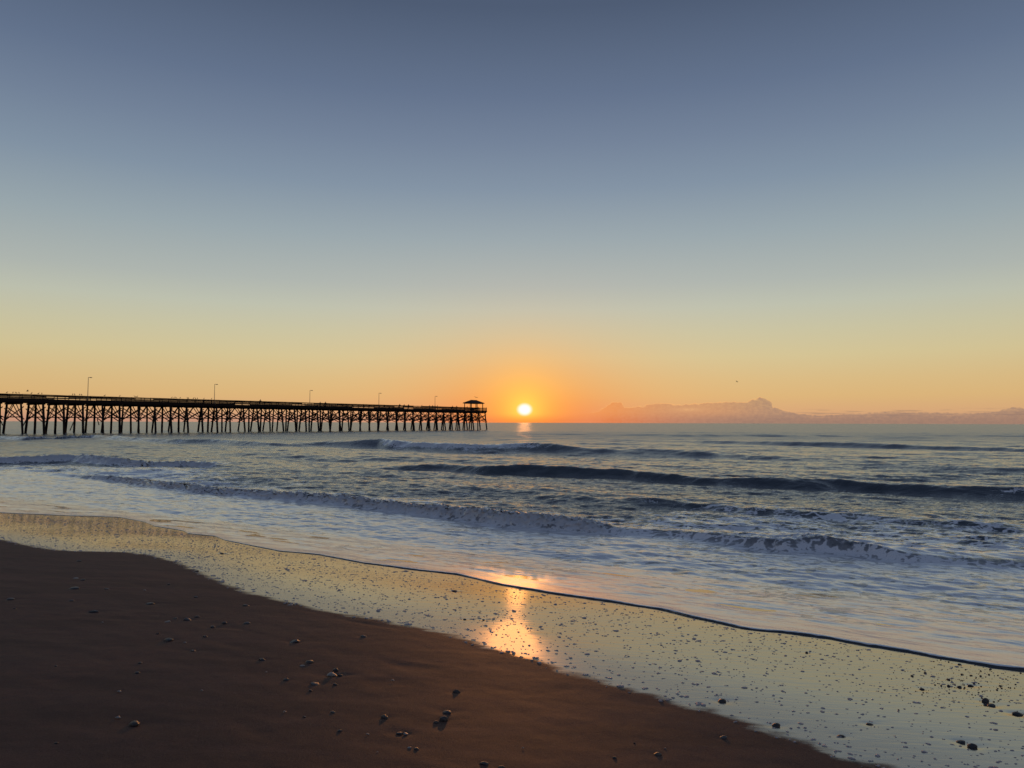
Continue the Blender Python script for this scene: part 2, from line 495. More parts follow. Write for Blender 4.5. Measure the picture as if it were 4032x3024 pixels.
# pebbles and shells: (px, py, width_px, height ratio, kind, label); kinds d = dark stone, g = grey stone, p = pale shell, w = worn brown stone
PEB = [
    (528, 2851, 48, .42, 'w', 'large dark brown stone with a pale tip, alone at the lower left of the sand'),
    (464, 2826, 25, .25, 'p', 'flat pale shell just left of the large brown lower-left stone'),
    (737, 2440, 34, .42, 'g', 'grey stone with a light top, largest of the upper-left cluster on the sand'),
    (777, 2429, 22, .40, 'w', 'small brown stone right behind the light-topped grey stone'),
    (691, 2435, 17, .30, 'd', 'small dark pebble left of the light-topped grey stone'),
    (660, 2447, 25, .25, 'p', 'flat pale shell at the left end of the upper-left cluster'),
    (664, 2520, 42, .34, 'd', 'long dark flat stone below the upper-left cluster'),
    (884, 2453, 18, .60, 'g', 'small upright grey pebble between the upper-left cluster and a flat shell'),
    (838, 2469, 24, .40, 'd', 'dark pebble with a pale fleck right of the upper-left cluster'),
    (972, 2454, 30, .32, 'g', 'flat grey stone at the right end of the upper-left cluster'),
    (808, 2507, 19, .42, 'w', 'small brown pebble right of the long dark flat stone'),
    (761, 2562, 22, .32, 'g', 'small grey pebble below right of the long dark flat stone'),
    (728, 2531, 16, .25, 'p', 'small pale shell close right of the long dark flat stone'),
    (621, 2495, 12, .45, 'w', 'tiny brown pebble above left of the long dark flat stone'),
    (369, 2408, 36, .30, 'd', 'dark flat stone alone on the left of the sand, middle height'),
    (294, 2316, 36, .26, 'd', 'dark flat stone with a long scour mark on the far left sand'),
    (421, 2319, 19, .30, 'd', 'small dark pebble right of the flat stone with the long scour mark'),
    (40, 2359, 30, .35, 'g', 'grey stone at the left edge of the picture'),
    (281, 2365, 20, .30, 'g', 'small grey pebble below the flat stone with the long scour mark'),
    (590, 2376, 33, .24, 'd', 'thin dark flat stone above the upper-left cluster'),
    (771, 2351, 20, .40, 'g', 'small grey pebble on the sand below the pebble at the wet edge'),
    (665, 2301, 16, .30, 'g', 'small grey pebble above the thin dark flat stone'),
    (570, 2324, 13, .30, 'p', 'small pale shell above the thin dark flat stone'),
    (967, 2384, 26, .32, 'd', 'dark flat pebble near the wet edge, above the flat grey stone'),
    (403, 2451, 12, .35, 'p', 'small pale shell below the lone dark flat stone at the left'),
    (327, 2283, 21, .30, 'd', 'small dark pebble behind the flat stone with the long scour mark'),
    (299, 2276, 21, .18, 'p', 'thin pale shell behind the flat stone with the long scour mark'),
    (311, 2209, 19, .32, 'd', 'dark pebble farthest off on the dry sand, near the wet edge'),
    (774, 2249, 20, .34, 'd', 'dark pebble lying right on the wet sand edge at the left'),
    (58, 2396, 12, .35, 'd', 'tiny dark pebble below the grey stone at the left picture edge'),
    (552, 2611, 18, .42, 'd', 'small dark pebble, upper of two at the middle left of the sand'),
    (541, 2649, 22, .38, 'd', 'small dark pebble with a scour mark, lower of two at the middle left'),
    (1033, 2598, 32, .38, 'd', 'dark round stone in its own scour hollow left of centre'),
    (1048, 2647, 15, .28, 'p', 'small pale shell below the dark round stone left of centre'),
    (469, 2724, 20, .40, 'p', 'small pale shell above the large brown lower-left stone'),
    (795, 2719, 12, .30, 'p', 'tiny pale shell alone on the lower left sand'),
    (221, 2623, 12, .20, 'd', 'thin dark sliver on the left sand'),
    (221, 2926, 16, .40, 'w', 'small brown pebble low in the left corner'),
    (1161, 2526, 47, .30, 'g', 'long low grey stone on open sand, upper middle'),
    (1432, 2507, 30, .36, 'g', 'rounded grey pebble between the long low stone and the wet edge'),
    (1218, 2607, 35, .40, 'w', 'blunt brown stone above the cluster with a tilted shell'),
    (1190, 2621, 22, .30, 'p', 'pale shell touching the blunt brown stone'),
    (1321, 2640, 26, .60, 'd', 'upright dark stone behind the tilted shell'),
    (1306, 2658, 44, .34, 'p', 'tilted long pale shell leaning on dark stones'),
    (1339, 2658, 24, .35, 'd', 'dark pebble right of the tilted shell'),
    (1126, 2677, 26, .45, 'g', 'grey pebble left of the tilted shell'),
    (1240, 2692, 36, .28, 'g', 'long pale grey stone below left of the tilted shell'),
    (1321, 2695, 20, .40, 'd', 'small dark pebble directly below the tilted shell'),
    (1222, 2719, 17, .40, 'd', 'tiny dark pebble below the long pale grey stone'),
    (1547, 2679, 17, .40, 'p', 'small bright shell alone on the middle sand'),
    (1798, 2724, 36, .56, 'w', 'domed brown stone with a sunlit top, alone right of centre'),
    (1761, 2805, 40, .34, 'd', 'ragged dark shell above the large domed stone'),
    (1747, 2834, 40, .62, 'w', 'large domed dark stone with a pebble leaning on it'),
    (1716, 2844, 28, .50, 'w', 'brown pebble leaning on the left of the large domed stone'),
    (1515, 2825, 36, .46, 'w', 'egg-shaped brown stone left of the large domed stone'),
    (1573, 2887, 30, .30, 'd', 'dark shell half, left one of a touching pair'),
    (1598, 2890, 24, .40, 'p', 'pale shell half, right one of a touching pair'),
    (1311, 2805, 23, .42, 'g', 'small grey pebble left of the egg-shaped stone'),
    (1121, 2803, 17, .38, 'p', 'small pale shell left of the small grey pebble on lower middle sand'),
    (1198, 2822, 17, .40, 'g', 'tiny grey pebble on lower middle sand'),
    (1337, 2878, 21, .42, 'g', 'small pale grey pebble left of the touching shell pair'),
    (1448, 2891, 17, .24, 'p', 'flat pale shell chip between a grey pebble and the touching shell pair'),
    (1612, 2944, 20, .30, 'p', 'pale shell touching a brown pebble below the shell pair'),
    (1640, 2949, 26, .40, 'w', 'brown pebble touching a pale shell below the shell pair'),
    (1486, 2962, 13, .30, 'p', 'tiny pale shell chip low in the middle'),
    (1906, 3006, 40, .36, 'd', 'dark stone at the bottom edge of the picture, left of another'),
    (1975, 3021, 30, .40, 'w', 'brown stone cut by the bottom edge of the picture'),
    (2059, 2945, 14, .30, 'p', 'tiny sunlit shell on the sand below the glowing reflection'),
    (2590, 2969, 36, .42, 'w', 'oval brown stone on the lower right of the dry sand'),
    (2419, 2985, 18, .55, 'd', 'small dark pebble left of the oval brown stone'),
    (2848, 2904, 30, .40, 'g', 'grey stone in a scour hollow near the lower right wet edge'),
    (2843, 2761, 37, .44, 'd', 'black rounded stone in the shallow film at the wet edge'),
    (3056, 2857, 34, .46, 'd', 'black stone among foam at the lower right wet edge'),
    (2498, 2927, 9, .40, 'd', 'tiny dark pebble above left of the oval brown stone'),
    (2619, 2948, 10, .30, 'p', 'tiny pale shell above the oval brown stone'),
    (3880, 2762, 26, .72, 'd', 'tall black stone standing in the wet gravel at the right'),
    (3904, 2778, 28, .34, 'd', 'low black stone touching the tall one in the wet gravel'),
    (4006, 2811, 38, .34, 'd', 'dark flat stone at the right edge of the picture'),
    (3828, 2940, 34, .54, 'd', 'blocky black stone on wet sand in the lower right'),
    (3783, 2921, 34, .30, 'd', 'flat black stone beside the blocky black one on wet sand'),
    (3425, 2851, 28, .28, 'd', 'dark flat pebble among foam flecks on the wet sand'),
    (3311, 2898, 28, .28, 'd', 'dark flat pebble among foam near the lower right wet edge'),
    (3176, 2570, 12, .70, 'd', 'tiny black pebble on wet sand close under the foam edge'),
    (3822, 2700, 25, .34, 'd', 'dark stone in the middle of the wet gravel patch'),
    (3778, 2706, 17, .50, 'd', 'small dark stone left of the one in the middle of the gravel'),
    (3778, 2616, 16, .40, 'd', 'small dark stone at the upper rim of the wet gravel'),
    (3630, 2714, 18, .45, 'd', 'dark stone at the left rim of the wet gravel'),
    (873, 2180, 17, .40, 'd', 'dark pebble on the yellow wet sand at the left'),
    (1788, 2328, 18, .45, 'd', 'dark pebble on wet sand left of the sun reflection'),
    (1830, 2439, 15, .45, 'd', 'dark pebble on wet sand, left of two beside the orange glow'),
    (1903, 2441, 13, .45, 'd', 'dark pebble on wet sand, right of two beside the orange glow'),
]
peb_pos = []
for (px, py, wpx, hr, kd, lab) in PEB:
    x, y, z = unproj_beach(px, py)
    wm = 0.86 * wpx / F_PX * math.hypot(x, y)
    peb_pos.append((x, y, z, wm))


def build_beach():
    av = axis([(-400, -60, 20.0), (-60, -24, 1.0), (-24, -19, 0.12), (-19, 4, 0.042), (4, 9, 0.12), (9, 40, 1.0), (40, 401, 20.0)])
    sv = axis([(-200, -40, 10.0), (-40, -2, 1.0), (-2, 1.4, 0.15), (1.4, 10.4, 0.042), (10.4, 16, 0.15), (16, 40, 1.0), (40, 401, 20.0)])
    A, S = np.meshgrid(av, sv)
    X = A * SH_A[0] + S * SH_N[0]
    Y = A * SH_A[1] + S * SH_N[1]
    Z = beach_z(X, Y)
    ws = np.interp(A, W_a, W_s)
    d = S - ws                                     # > 0: washed by the last wave
    drym = sstep(0.1, -0.35, d)
    near = sstep(14, 9, S) * sstep(-6, -1, S)
    # faint wash lines, dimples and old footmarks on the dry side
    Z = Z + near * drym * (0.0055 * fbm(A * 2.2, S * 3.2, 3, 11) + 0.0016 * fbm(A * 8, S * 8, 2, 23))
    marks = noise2(A * 1.1 + 7, S * 2.6, 31)
    Z = Z - near * drym * 0.006 * sstep(0.34, 0.55, marks)
    for (x, y, z, wm) in peb_pos:
        a = x * SH_A[0] + y * SH_A[1]
        s = x * SH_N[0] + y * SH_N[1]
        i0, i1 = np.searchsorted(av, [a - 0.6, a + 0.6])
        j0, j1 = np.searchsorted(sv, [s - 0.6, s + 0.6])
        dx = X[j0:j1, i0:i1] - x
        dy = Y[j0:j1, i0:i1] - y
        rr = max(wm * 0.62, 0.03)
        pit = np.exp(-(dx / (rr * 1.35)) ** 2 - (dy / rr) ** 2)
        tail = np.exp(-((dx - rr * 2.4) / (rr * 1.7)) ** 2 - ((dy - rr * 1.0) / (rr * 0.7)) ** 2)
        Z[j0:j1, i0:i1] -= min(0.010, wm * 0.12) * (pit + 0.4 * tail)
    wet = 0.5 + np.clip(d / 0.9, -0.5, 0.5)
    me = grid_mesh('beach', X, Y, Z, {'wet': wet, 'film': np.clip(d / 1.9, 0, 1)})
    return add('beach', me, beach_material(), kind='structure')


build_beach()

# ------------------------------------------------------------------ the sea
# each crest: (points px, py, height m), front width, back width, foam on the crest
CRESTS = {
    'bore': ([(-300, 1835, 0.016), (150, 1858, 0.016), (263, 1862, 0.080), (354, 1866, 0.128), (481, 1880, 0.144), (589, 1896, 0.144), (810, 1920, 0.152), (1013, 1934, 0.152), (1300, 1954, 0.160), (1458, 1970, 0.176),
              (1604, 1988, 0.176), (1806, 2004, 0.208), (1996, 2022, 0.248), (2186, 2042, 0.216), (2376, 2066, 0.152), (2440, 2078, 0.112), (2566, 2085, 0.096), (2700, 2096, 0.104), (2872, 2108, 0.144),
              (3075, 2132, 0.152), (3180, 2126, 0.192), (3250, 2122, 0.216), (3392, 2150, 0.152), (3569, 2184, 0.096), (3803, 2203, 0.072), (4032, 2207, 0.072), (4500, 2230, 0.064)], 0.22, 1.0, 1.0),
    'hump': ([(1500, 1950, 0.013), (2100, 1962, 0.020), (2218, 1966, 0.086), (2300, 1962, 0.106), (2390, 1975, 0.053), (2440, 1972, 0.092), (2540, 1966, 0.145), (2640, 1974, 0.119), (2760, 1985, 0.092), (2999, 2008, 0.092),
              (3201, 2022, 0.099), (3581, 2045, 0.079), (3834, 2058, 0.066), (4032, 2066, 0.053), (4400, 2080, 0.033)], 0.38, 1.1, 0.1),
    'swell': ([(500, 1850, .02), (1000, 1845, .03), (1300, 1840, .05), (1572, 1831, .14), (1743, 1824, .24), (1850, 1828, .30), (1933, 1829, .36), (2028, 1825, .41), (2091, 1826, .43), (2250, 1836, .38), (2439, 1842, .36), (2503, 1852, .31),
               (2650, 1860, .32), (2759, 1874, .27), (3000, 1886, .25), (3138, 1887, .28), (3265, 1885, .30), (3455, 1902, .26), (3708, 1914, .27), (4032, 1922, .28), (4500, 1935, .25)], 0.52, 2.6, 0.0),
    'left_bore': ([(-500, 1802, 0.296), (0, 1803, 0.311), (139, 1799, 0.355), (304, 1795, 0.370), (443, 1808, 0.326), (582, 1816, 0.281), (747, 1816, 0.237), (823, 1822, 0.192), (880, 1832, 0.089), (960, 1842, 0.037), (1100, 1850, 0.022), (1500, 1860, 0.007)], 0.45, 1.8, 1.0),
    'far_break': ([(700, 1738, .05), (1000, 1742, .10), (1300, 1742, .30), (1430, 1735, .55), (1496, 1729, .72), (1553, 1735, .66), (1700, 1744, .56), (1806, 1748, .54), (1950, 1750, .52), (2085, 1748, .56), (2186, 1754, .50), (2313, 1767, .34),
                   (2439, 1773, .28), (2604, 1770, .36), (2700, 1777, .30), (2917, 1790, .22), (3300, 1805, .16), (4032, 1833, .14), (4500, 1840, .10)], 1.3, 4.5, 0.0),
    'pier_wave': ([(-500, 1716, .40), (0, 1716, .40), (120, 1719, .40), (253, 1716, .38), (380, 1713, .38), (538, 1724, .34), (700, 1730, .34), (873, 1730, .42), (1000, 1735, .46), (1080, 1741, .36), (1250, 1746, .2), (1500, 1755, .06), (1700, 1760, .02)], 1.2, 4.0, 0.25),
    'right_swell': ([(2300, 1733, .05), (2700, 1735, .16), (2917, 1735, .34), (3138, 1738, .42), (3391, 1742, .46), (3581, 1748, .42), (3800, 1755, .36), (4032, 1761, .36), (4500, 1770, .3)], 2.0, 5.0, 0.0),
    'outer_swell': ([(1900, 1706, .1), (2300, 1709, .2), (2700, 1710, .35), (3200, 1714, .22), (3600, 1712, .16), (4032, 1716, .16), (4500, 1718, .1)], 2.4, 7.0, 0.0),
}


def crest_arrays(pts_):
    P = np.array([(*unproj(px, py, h * 1.25), h * 1.25) for px, py, h in pts_])
    P = P[np.argsort(P[:, 0])]
    return P


def build_sea():
    ta = np.linspace(-0.96, 0.92, 720)
    Dy = np.interp(ta, E_ta, E_pts[:, 1])
    # scalloped front of the wash
    Dy = Dy + 0.05 * fbm(Dy * ta * 1.3, Dy * 0 + 2.0, 3, 3) + 0.012 * noise2(Dy * ta * 9, Dy * 0 + 5, 9)
    t = [0.0, 0.004, 0.009, 0.016, 0.025, 0.036, 0.05, 0.066, 0.085, 0.108]
    while t[-1] < 25:
        t.append(t[-1] + 0.020 + 0.0025 * t[-1])
    while t[-1] < 230:
        t.append(t[-1] + 0.0825 + 0.006 * (t[-1] - 25))
    while t[-1] < 30000:
        t.append(t[-1] * 1.03)
    t = np.array(t)
    T, TA = np.meshgrid(t, ta, indexing='ij')
    Y = Dy[None, :] + T
    X = Y * TA
    S = SH_N[0] * X + SH_N[1] * Y
    A = SH_A[0] * X + SH_A[1] * Y
    step = np.gradient(t)[:, None] * np.ones_like(T)
    zb = beach_z(X, Y)
    foam = np.zeros_like(X)
    Z = np.zeros_like(X)
    turb = np.zeros_like(X)
    push = np.zeros_like(X)
    dist = {}
    for name, (pts_, wf, wb, fm) in CRESTS.items():
        P = crest_arrays(pts_)
        cyv = np.interp(X, P[:, 0], P[:, 1])
        ch = np.interp(X, P[:, 0], P[:, 2], left=0.0, right=0.0)
        wf, wb = wf * 1.25, wb * 1.25
        far = P[:, 1].mean()
        wob = 0.02 * far * 0.35 * fbm(X / (0.16 * far), Y / (0.3 * far), 3, 40 + len(name))
        d = (Y - cyv + wob) * 0.93
        dist[name] = (d, ch)
        amp = ch * (1 + (0.13 if name == 'bore' else 0.19) * fbm(X / (0.10 * far), Y * 0.0 + 1.3, 3, 60 + len(name)))
        prof = np.where(d < 0, np.exp(-(np.abs(d) / wf) ** 1.9), np.exp(-(d / wb) ** 1.5))
        prof = prof - 0.10 * np.exp(-((d + 2.4 * wf) / (1.3 * wf)) ** 2)
        Z += amp * prof
        if fm > 0:
            body = np.where(d < 0, np.exp(-(d / (wf * 1.5)) ** 2), np.exp(-(d / (wb * 0.75)) ** 2))
            lvl = sstep(0.09, 0.22, ch) * fm
            if name == 'bore':
                lvl = lvl * (0.30 + 0.70 * sstep(0.17, 0.10, X / Y))
            turb = np.maximum(turb, body * lvl)
            foam = np.maximum(foam, np.where(d < 0, np.exp(-(d / (wf * 1.6)) ** 4), np.exp(-(d / (wb * 1.1)) ** 2)) * lvl * 1.1)
    # the breaking stretch of the far wave
    d, ch = dist['far_break']
    xa = X / Y
    brk = sstep(-0.185, -0.165, xa) * sstep(0.07, -0.02, xa)
    foam = np.maximum(foam, brk * np.where(d < 0, np.exp(-(d / 1.7) ** 4), np.exp(-(d / 1.0) ** 2)))
    turb = np.maximum(turb, brk * np.exp(-(d / 1.5) ** 2) * 0.8)
    # lumps of white water
    Z += turb * (0.07 * fbm(X * 2.2, Y * 2.2, 4, 71, 0.6) + 0.12 * np.abs(fbm(X * 4.6, Y * 4.6, 4, 77, 0.72)) - 0.03)
    # wind chop and ripples: many small wave trains, coming mostly from offshore
    chop = np.zeros_like(X)
    xa0 = X / Y
    for i in range(46):
        L = 0.35 * (24 / 0.35) ** (i / 45.0) * rng.uniform(0.9, 1.1)
        th = math.atan2(SH_N[1], SH_N[0]) + rng.normal(0, 0.55 if L < 6 else 0.22)
        k = 2 * math.pi / L
        ph = rng.uniform(0, 2 * math.pi)
        a_ = 0.0036 * L ** 0.85 if L < 8 else 0.024
        arg = k * (math.cos(th) * X + math.sin(th) * Y) + ph
        q = np.sin(arg)
        fade = np.clip((L / step - 2.0) / 2.5, 0, 1)
        chop += a_ * (q + 0.25 * np.cos(2 * arg)) * fade
    chop *= 0.55 + 0.75 * np.clip(0.5 + fbm(X * 0.09, Y * 0.09, 3, 91), 0, 1.2)
    # short steep chop with sharp little crests
    rid = 0.34 - np.abs(fbm(A * 0.42, S * 0.8, 3, 131, 0.55))
    rid2 = 0.34 - np.abs(fbm(A * 1.15, S * 2.1, 3, 137, 0.55))
    chop += 0.095 * rid * np.clip(1.6 - step / 0.5, 0, 1) + 0.040 * rid2 * np.clip(1.5 - step / 0.25, 0, 1)
    # beyond the rows' reach: coarse swell so that the far faces still tip towards the shore
    farm = sstep(60, 260, Y)
    chop = chop * (1 - 0.3 * farm) + farm * 0.16 * fbm(X / 9.0, Y / 9.0, 4, 93, 0.62)
    far2 = sstep(230, 600, Y)
    lg = np.log(np.maximum(Y, 1.0)) * 14.0
    chop += far2 * 0.0006 * Y * np.exp(-Y / 9000) * (noise2(xa0 * 40, lg, 95) + noise2(xa0 * 90, lg * 0.9, 97))
    dB, hB = dist['bore']
    inner = sstep(1.5, -0.8, dB)                   # the wash in front of the bore is smoother
    calm = 1 - 0.80 * inner
    Z += chop * calm
    Z += inner * 0.040 * fbm(A * 0.55, S * 1.2, 4, 101) + inner * 0.018 * fbm(A * 2.2, S * 4, 3, 103)
    # sheet of water running up the sand
    lip_w = 0.05
    lip_t = 0.011 * (1 + 0.9 * fbm(A * 1.1, S * 0 + 3, 3, 111)) * sstep(-16, -2, A) + 0.012
    tt = np.clip(T / lip_w, 0, 1)
    lip = lip_t * np.sqrt(np.clip(1 - (1 - tt) ** 2, 0, 1))
    lip = lip * (0.55 + 0.45 * np.exp(-(np.clip(T - lip_w, 0, None) / 0.25) ** 1.3))
    lip += 0.006 * np.clip(T / 0.1, 0, 1) * np.abs(fbm(X * 14, Y * 14, 3, 113)) * np.exp(-T / 0.25)
    bil = np.abs(fbm(X * 5.0, Y * 5.0 + 9.0, 4, 141, 0.62))
    push = turb * (0.26 * bil - 0.04) * (Y / 20.0) ** 0.5 * sstep(70, 40, Y)
    sheet = zb + lip + 0.026 * np.clip(T / 1.2, 0, 1) * fbm(A * 0.7, S * 1.6, 4, 107)
    k = 0.03
    m = np.maximum(sheet, Z)
    blend = k * np.exp(-np.abs(sheet - Z) / k) * 0.35 * np.clip(T / 0.4, 0, 1)
    Zs = m + blend
    Zs = np.where(T < 0.12, sheet, Zs)
    # where foam lies
    wash = sstep(0.5, -0.5, dB)
    right = sstep(-0.1, 0.35, xa)
    f_wash = wash * (0.72 - 0.10 * right * sstep(0.8, 4.0, T) + 0.3 * np.exp(-T / 1.2))
    foam = np.maximum(foam, f_wash)
    foam = np.maximum(foam, np.exp(-T / 0.5) * 1.15)
    lipf = sstep(0.005, 0.022, T + 0.014 * noise2(X * 9, Y * 9, 119))
    behind = np.where(dB > 0, np.exp(-(dB / (5.0 + 4.0 * sstep(0.1, 0.35, xa))) ** 1.5), 0) * (0.54 - 0.14 * sstep(-0.05, 0.08, xa) + 0.22 * sstep(0.10, 0.28, xa))
    foam = np.maximum(foam, behind)
    dG, hG = dist['left_bore']
    leftm = sstep(-0.28, -0.5, xa)
    foam = np.maximum(foam, leftm * 0.72 * np.where(dG < 0, 1.0, np.exp(-dG / 9.0)) * sstep(60, 36, Y))
    dP, hP = dist['pier_wave']
    foam = np.maximum(foam, sstep(-0.35, -0.55, xa) * 0.48 * np.exp(-(dP / 5.0) ** 2))
    dF, hF = dist['far_break']
    foam = np.maximum(foam, brk * 0.45 * np.where(dF < 0, np.exp(dF / 3.5), 0))
    foam += 0.16 * fbm(X * 0.22, Y * 0.16, 4, 121)
    foam = np.where(T < 0.15, foam * lipf - (1 - lipf) * 0.8, foam)
    me = grid_mesh('sea', X - push * SH_N[0], Y - push * SH_N[1], Zs, {'foam': foam, 'turb': turb, 'wash': wash * sstep(0.02, 0.08, T), 'wind': sstep(25, 160, Y)})
    return add('sea', me, sea_material(), kind='structure')


def sea_material():
    m, t, out = material('sea_water')
    geo = t.n('ShaderNodeNewGeometry')
    pos = geo.outputs['Position']
    foam = t.n('ShaderNodeAttribute', attribute_name='foam').outputs['Fac']
    wind = t.n('ShaderNodeAttribute', attribute_name='wind').outputs['Fac']
    al = t.scale_vec(pos, (1.0, 1.0, 1.0), R(31))
    n_a = t.noise(t.scale_vec(pos, (0.8, 1.5, 1.0), R(31)), 0.9, 6.0, 0.62, 0.6)
    n_b = t.noise(pos, 5.0, 5.0, 0.6)
    n_f = t.noise(pos, 34.0, 4.0, 0.65)
    lace = t.n('ShaderNodeTexVoronoi', feature='DISTANCE_TO_EDGE')
    wv = t.n('ShaderNodeVectorMath', operation='ADD')
    t.link(t.scale_vec(pos, (1.0, 1.6, 1.0), R(31)), wv.inputs[0])
    wn = t.n('ShaderNodeTexNoise')
    wn.inputs['Scale'].default_value = 1.6
    wn.inputs['Detail'].default_value = 3.0
    t.link(pos, wn.inputs['Vector'])
    ws_ = t.n('ShaderNodeVectorMath', operation='SCALE')
    ws_.inputs['Scale'].default_value = 2.2
    t.link(wn.outputs['Color'], ws_.inputs[0])
    t.link(ws_.outputs[0], wv.inputs[1])
    t.link(wv.outputs[0], lace.inputs['Vector'])
    lace.inputs['Scale'].default_value = 1.7
    lc = t.mrange(lace.outputs['Distance'], 0.26, 0.02, -0.13, 0.20)
    val = t.math('ADD', foam, t.math('MULTIPLY', t.math('SUBTRACT', n_a, 0.5), 1.25))
    val = t.math('ADD', val, t.math('MULTIPLY', t.math('SUBTRACT', n_b, 0.5), 0.45))
    val = t.math('ADD', val, lc)
    turb = t.n('ShaderNodeAttribute', attribute_name='turb').outputs['Fac']
    val = t.math('ADD', val, t.math('MULTIPLY', turb, t.math('MULTIPLY', t.math('SUBTRACT', t.noise(pos, 9.0, 5.0, 0.7), 0.59), 2.4)))
    wash = t.n('ShaderNodeAttribute', attribute_name='wash').outputs['Fac']
    fac = t.math('MAXIMUM', t.mrange(val, 0.40, 0.64), t.math('MULTIPLY', wash, t.mrange(val, 0.0, 0.5, 0.10, 0.42)))
    # water
    wa = t.n('ShaderNodeBsdfPrincipled')
    wa.inputs['Base Color'].default_value = (0.018, 0.022, 0.025, 1)
    t.link(t.mrange(wind, 0.0, 1.0, 0.06, 0.26, smooth=False), wa.inputs['Roughness'])
    t.link(t.mrange(wind, 0.0, 1.0, 1.65, 2.0, smooth=False), wa.inputs['IOR'])
    rip = t.noise(t.scale_vec(pos, (0.9, 1.8, 1.0), R(31)), 5.0, 5.0, 0.62, 0.3)
    rip2 = t.noise(t.scale_vec(pos, (0.8, 1.6, 1.0), R(31)), 0.9, 3.0, 0.55)
    bp = t.n('ShaderNodeBump')
    bp.inputs['Strength'].default_value = 0.55
    bp.inputs['Distance'].default_value = 0.09
    t.link(t.math('ADD', t.math('MULTIPLY', rip, 0.6), rip2), bp.inputs['Height'])
    t.link(bp.outputs[0], wa.inputs['Normal'])
    # foam: wet, bubbly, diffuse
    fo = t.n('ShaderNodeBsdfPrincipled')
    fcol = t.mix(t.mrange(n_f, 0.35, 0.7), (0.82, 0.80, 0.78, 1), (0.66, 0.65, 0.64, 1))
    t.link(t.mix(t.math('MULTIPLY', turb, 0.9), fcol, (0.47, 0.455, 0.44, 1)), fo.inputs['Base Color'])
    fo.inputs['Roughness'].default_value = 0.5
    fo.inputs['IOR'].default_value = 1.4
    fo.inputs['Coat Weight'].default_value = 1.0
    fo.inputs['Coat Roughness'].default_value = 0.15
    fo.inputs['Coat IOR'].default_value = 1.6
    bf = t.n('ShaderNodeBump')
    bf.inputs['Strength'].default_value = 0.5
    t.link(t.mrange(turb, 0.0, 0.8, 0.02, 0.10), bf.inputs['Distance'])
    t.link(t.math('ADD', n_b, t.math('MULTIPLY', n_f, 0.4)), bf.inputs['Height'])
    t.link(bf.outputs[0], fo.inputs['Normal'])
    mx = t.n('ShaderNodeMixShader')
    t.link(fac, mx.inputs[0])
    t.link(wa.outputs[0], mx.inputs[1])
    t.link(fo.outputs[0], mx.inputs[2])
    t.link(mx.outputs[0], out.inputs[0])
    return m


build_sea()
#@@NEXT@@
# ------------------------------------------------------------------ pier
KS = EYE / 2.2
P_L = np.array([-2016 / F_PX * 124.5, 124.5]) * KS         # near rail, left picture edge
P_R = np.array([(1830 - 2016) / F_PX * 226.0, 226.0]) * KS
P_D = (P_R - P_L) / np.linalg.norm(P_R - P_L)              # out to sea
P_C = np.array([P_D[1], -P_D[0]])                          # towards the near side
HALF = 2.9 * KS
P_O = P_L - P_C * HALF                                     # centre line
RAIL_Z = EYE + 4.66 * KS
DECK_Z = RAIL_Z - 1.28
BENT = 3.371 * KS
PITCH0 = 6.63 * KS


def pier_s(px):
    k = (px - CX) / F_PX
    return (k * P_O[1] - P_O[0]) / (P_D[0] - k * P_D[1])


def pier_pt(s, c, z):
    p = P_O + P_D * s + P_C * c
    return Vector((p[0], p[1], z))


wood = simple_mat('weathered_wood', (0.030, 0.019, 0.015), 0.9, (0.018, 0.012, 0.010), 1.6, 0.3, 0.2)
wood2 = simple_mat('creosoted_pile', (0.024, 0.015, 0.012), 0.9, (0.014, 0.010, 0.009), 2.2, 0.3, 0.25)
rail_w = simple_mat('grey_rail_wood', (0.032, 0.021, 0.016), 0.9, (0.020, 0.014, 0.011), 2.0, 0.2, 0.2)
steel = simple_mat('galvanised_steel', (0.16, 0.15, 0.14), 0.5, (0.11, 0.10, 0.10), 8.0, 0.0, 0.5)
shingle = simple_mat('roof_shingle', (0.060, 0.036, 0.030), 0.9, (0.040, 0.026, 0.022), 3.0, 0.3, 0.2)

pier_root_s = 0.0
pier = add('pier', None, mtx=Matrix.Translation(pier_pt(PITCH0, 0, 0)), label='long dark timber fishing pier on crossed piles running out to sea', cat='pier')
PIER_INV = Matrix.Translation(pier_pt(PITCH0, 0, 0)).inverted()


def make_pile_mesh():
    v, f = [], []
    n = 10
    prof = [(-0.01, 0.0), (0.0, 0.92), (0.25, 1.0), (0.62, 0.95), (1.0, 0.86)]
    for i, (h, r) in enumerate(prof):
        for k in range(n):
            a = 2 * math.pi * k / n
            rr = max(r, 0.001) * (1 + 0.05 * math.sin(3 * a + i * 1.3))
            v.append((rr * math.cos(a), rr * math.sin(a), h))
    for i in range(len(prof) - 1):
        for k in range(n):
            f.append((i * n + k, i * n + (k + 1) % n, (i + 1) * n + (k + 1) % n, (i + 1) * n + k))
    f.append(tuple((len(prof) - 1) * n + k for k in range(n)))
    return poly_mesh('pile', v, f)


def make_board_mesh(name, ch=0.12):
    """unit board along z 0..1, section 1 x 1 with chamfered long edges"""
    sec = [(-0.5 + ch, -0.5), (0.5 - ch, -0.5), (0.5, -0.5 + ch), (0.5, 0.5 - ch), (0.5 - ch, 0.5), (-0.5 + ch, 0.5), (-0.5, 0.5 - ch), (-0.5, -0.5 + ch)]
    v = [(x, y, z) for z in (0.0, 1.0) for x, y in sec]
    f = [(k, (k + 1) % 8, 8 + (k + 1) % 8, 8 + k) for k in range(8)] + [tuple(range(7, -1, -1)), tuple(range(8, 16))]
    return poly_mesh(name, v, f, False)


pile_me = make_pile_mesh()
pile_me.materials.append(wood2)
brace_me = make_board_mesh('brace')
brace_me.materials.append(wood)
railb_me = make_board_mesh('rail')
railb_me.materials.append(rail_w)


